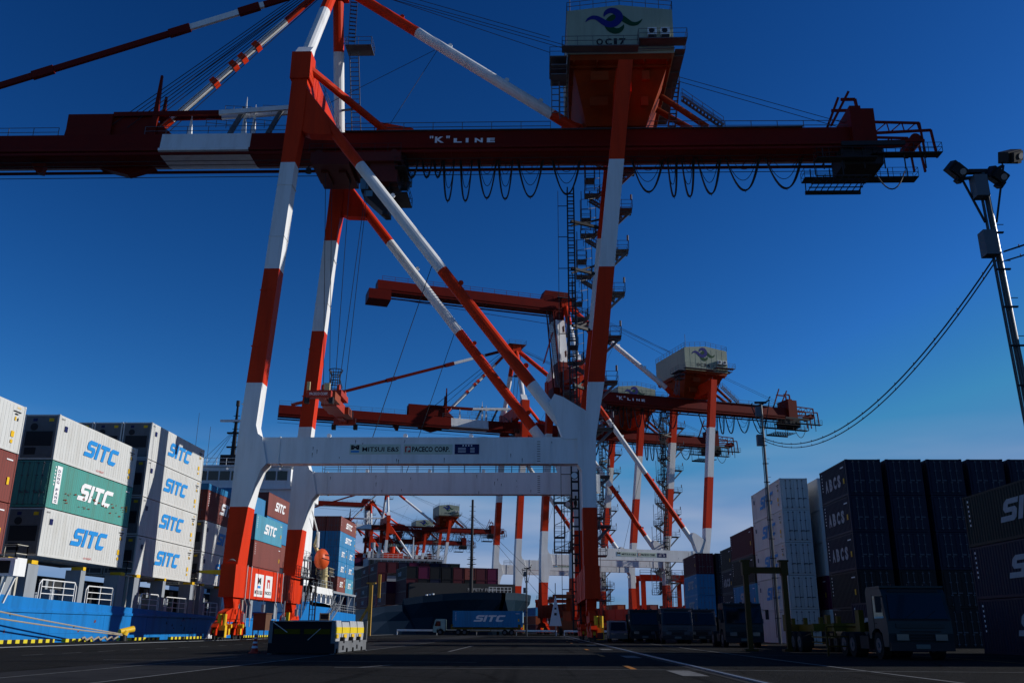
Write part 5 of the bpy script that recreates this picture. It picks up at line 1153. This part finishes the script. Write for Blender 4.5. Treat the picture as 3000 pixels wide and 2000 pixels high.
# ================================================================== LIGHT MASTS AND CABLES
POLE = mat('pole_zinc', (0.045, 0.05, 0.055), 0.3, .3, spec=.5)
def lightmast(x, y, h, lab, scale=1.0, lean=0.0, heads=True):
    R = empty('light_mast', (x, y, 0), 0, lab, 'light mast', 'floodlight masts beside the roadway')
    mb = MB(); mb.tube((0, 0, 0), (lean, 0, h), .15*scale, 0, 18, r2=.115*scale); mb.build('pole', POLE, R)
    mb = MB()
    for dx, dy in ((-.30, -.05), (-.27, .12), (-.06, -.26)): mb.tube((dx*scale*.8, dy*scale, .5), (dx*scale*.65+lean, dy*scale*.8, h-1.2), .035*scale, 0, 8)
    z = 2
    while z < h-2: mb.box((-.36)*scale+lean*z/h, .22*scale+lean*z/h, -.30*scale, -.2*scale, z, z+.06, 1); mb.bar((lean*z/h-.1, 0, z+.5), (lean*z/h+.42*scale, 0, z+.5), .025, .025, 1); z += 1.6
    mb.build('conduit', [POLE, DRK], R)
    for z, dx, s in ((h-3.9, -.42, .62), (h-1.3, -.35, .5)):
        mb = MB(); c = lean*z/h+dx*scale; mb.box(c-.30*scale, c+.22*scale, -.5*scale, 0, z, z+.95*scale*(s+.5)); mb.build('junction_box', mat('box_grey', (.10, .12, .14), .5, .3), R)
    mb = MB()
    T = V((lean, 0, h))
    for ax, ay, az in ((-.95, -.1, -.35), (.85, -.1, .25)):
        p = T+V((ax*scale, ay, az)); mb.bar(T+V((0, 0, -.2)), p, .10, .12); mb.bar(p, T+V((ax*.25*scale, 0, -2.3)), .07, .07); mb.tube(p+V((.1, 0, .3)), p+V((-.05, 0, .1)), .05)
    mb.box(lean-.6*scale, lean+.55*scale, -.12, .12, h-.05, h+.1); mb.build('bracket', DRK, R)
    if not heads: return R
    for ax, az, rx in ((-1.15, -.10, .6), (1.15, .55, -.35), (.45, -.35, .5)):
        mb = MB(); c = T+V((ax*scale, -.15, az+.1)); a = .38*scale
        mb.box(-a, a, -.25, .25, -.24*scale, .24*scale, 0); mb.box(-a*.7, a*.7, -.42, -.25, -.2*scale, .2*scale, 0); mb.tube((a*.3, -.44, 0), (a*.3, -.41, 0), .13*scale, 1, 12); mb.box(a*.6, a*1.15, -.2, .2, -.35*scale, -.05, 0)
        o = mb.build('floodlight', [DRK, GALV], R); o.location = c; o.rotation_euler = (.5, rx, .3)
    return R
lightmast(18.95, 34.0, 19.3, 'tall near floodlight mast leaning at the right edge', 1.0, -.35)
lightmast(19.75, 78.0, 20.3, 'second slim mast in front of the white container block', .9, 0, False)
lightmast(-2.0, 150.0, 10.5, 'thin distant mast behind the blue container truck', .8, 0, False)
def wire(a, b, sag, r, lab, n=32):
    a, b = V(a), V(b); pts = [a.lerp(b, i/n)-V((0, 0, sag*4*(i/n)*(1-i/n))) for i in range(n+1)]
    mb = MB(); mb.path(pts, r, n=6); 
    for i in range(1, n, 2): mb.tube(pts[i]-V((0, 0, .04)), pts[i]+V((0, 0, .1)), r*.7, n=5)
    return tag(mb.build('overhead_cable', WIRE), lab, 'cable', 'overhead cables between the masts')
wire((18.6, 34, 15.6), (19.6, 78, 17.2), 3.2, .035, 'upper cable sagging between the two floodlight masts')
wire((18.6, 34, 15.4), (19.6, 78, 17.0), 3.3, .03, 'lower cable sagging between the two floodlight masts')
wire((18.9, 34, 15.7), (24.5, 8, 16.2), 1.3, .035, 'upper cable running from the near mast out to the right')
wire((18.9, 34, 15.3), (24.5, 8, 15.6), 1.3, .03, 'lower cable running from the near mast out to the right')
# ================================================================== SPREADER hanging under the crane
def spreader():
    R = empty('spreader', (-21.35, 90, 22.3), 0, 'red container spreader hanging on ropes behind the waterside crane leg', 'spreader')
    RD = mat('spreader_red', (.36, .04, .02), .5, .5)
    mb = MB(); mb.box(-.5, .5, -4, 4, .3, .95); mb.box(-.8, .8, -2, 2, .25, 1.2)
    for s in (-1, 1): mb.box(-1.2, 1.2, s*6-.3, s*6+.3, 0, .75); mb.box(-.35, .35, min(s*3.5, s*6), max(s*3.5, s*6), .2, .7)
    mb.build('frame', RD, R)
    for x in (-1.2, 1.2):
        for y in (-6, 6): mb = MB(); mb.box(x-.2, x+.2, y-.25, y+.25, -.5, .1); mb.build('corner_guide', DRK, R)
    mb = MB(); mb.box(-1.15, 1.15, -1.7, 1.7, 1.4, 2.0)
    for x in (-.8, .8):
        for y in (-1.4, 1.4): mb.tube((x-.12, y, 2.2), (x+.12, y, 2.2), .42, n=14)
    mb.build('head_block', RD, R)
    mb = MB(); mb.box(.5, 1.2, -4.5, -2.0, .3, 1.1); mb.box(.5, 1.2, 2.0, 4.6, .3, 1.1); mb.build('motor_housing', CC['orange'], R)
    mb = MB()
    for j in range(5):
        z = 2.2+j*.6; rr = [1.0, .95, .7, .55, .9][j]
        pts = [(cos(2*pi*i/14)*rr*.8, .2+sin(2*pi*i/14)*rr*.8, z) for i in range(15)]; mb.path(pts, .05, n=5)
        if j < 4:
            r2 = [1.0, .95, .7, .55, .9][j+1]
            for i in range(14): mb.tube((cos(2*pi*i/14)*rr*.8, .2+sin(2*pi*i/14)*rr*.8, z), (cos(2*pi*i/14)*r2*.8, .2+sin(2*pi*i/14)*r2*.8, z+.6), .03, n=4)
    mb.build('cable_basket', DRK, R)
    t = MB(); letter(t, text_poly('PACECO CORP.', .02), (-.9, -6.31, .25), (1, 0, 0), (0, 0, 1), .28, 1.8); t.build('lettering', TXW, R)
    mb = MB(); mb.box(.45, 1.0, -6.2, -5.9, .75, 1.5); mb.box(-1.3, -1.0, -6.0, -5.8, .5, 1.7); mb.build('twistlock_arm', BUFF, R)
    for x, y, X2 in ((-.8, -1.4, -2.2), (-.8, 1.4, -2.0), (.8, -1.4, 2.6), (.8, 1.4, 2.2), (0, .2, .3)):
        mb = MB(); mb.tube((x, y, 2.3), (X2, y*.8-.8, 27.2), .035, n=5); mb.build('hoist_rope', WIRE, R)
spreader()
# yellow beam sticking out of the crane leg (left)
R = empty('quay_jib', (-27.5, 78.6, 0), 0, 'yellow outreach buffer arm sticking left from the waterside crane leg', 'buffer arm')
mb = MB(); mb.prism([(.4, 5.3), (-1.7, 5.5), (-1.7, 5.68), (.4, 5.78)], lambda a, b, t: (a, t, b), -.2, .2); mb.tube((-1.7, 0, 5.6), (-2.2, 0, 5.62), .11, 1, 10); mb.tube((-2.2, 0, 5.62), (-2.4, 0, 5.63), .17, 1, 10); mb.build('arm', [YEL, DRK], R)
# ================================================================== YARD GANTRIES (rubber tyred)
def rtg(x, y, s, lab):
    R = empty('yard_gantry_crane', (x, y, 0), RZ*.6, lab, 'yard gantry crane', 'red yard gantry cranes')
    Wd, H, D = 23*s, 17*s, 7*s
    for a in (0, Wd):
        for b in (0, D): mb = MB(); mb.box(a-.7*s, a+.7*s, b-.5*s, b+.5*s, 1.6*s, H); mb.build('leg', RED, R); wheel(R, a, b, .9*s, .8*s)
        mb = MB(); mb.box(a-.5*s, a+.5*s, -2*s, D+2*s, 1.2*s, 2.2*s); mb.build('sill_beam', RED, R)
    for b in (0, D): mb = MB(); mb.box(-1*s, Wd+1*s, b-.6*s, b+.6*s, H, H+1.7*s); mb.build('girder', RED, R)
    mb = MB(); mb.rail([(-1, -.8*s, H+1.7*s), (Wd+1, -.8*s, H+1.7*s)], 1.2, 3, .12); mb.build('handrail', STL, R)
    mb = MB(); mb.box(Wd*.3, Wd*.42, .3, D-.3, H+1.7*s, H+3.3*s); mb.box(Wd*.3, Wd*.38, D*.3, D*.6, H-3*s, H-.4*s)
    for k in range(4): mb.tube((Wd*.33+k*.8, D*.5, H), (Wd*.33+k*.8, D*.5, 9*s), .06, n=4)
    mb.box(Wd*.3, Wd*.45, D*.3, D*.7, 8.3*s, 9*s); mb.build('trolley', DRK, R)
rtg(28, 250, .82, 'red yard gantry crane seen through the OC36 crane legs')
rtg(52, 330, 1.0, 'second red yard gantry crane further back at right')
rtg(0, 340, .62, 'low distant red yard gantry behind the blue container truck')
# reach stacker silhouettes and cars near the guardrail
R = empty('straddle_machine', (5.5, 176, 0), 0, 'dark lifting machine with orange mast behind the guardrail', 'lifting machine')
mb = MB(); mb.box(-1.6, 1.6, 0, 6, 1.0, 2.6); mb.box(-1.0, .6, 2, 4, 2.6, 4.4); mb.build('body', CC['orange'], R); mb = MB(); mb.bar((0, 5.5, 2.6), (0, -1.5, 7.5), .8); mb.box(-3, 3, -2.3, -1.4, 6.6, 7.3); mb.build('mast', CC['orange'], R)
for s in (-1.4, 1.4):
    for y in (.6, 5.2): wheel(R, s, y, .8, .5)
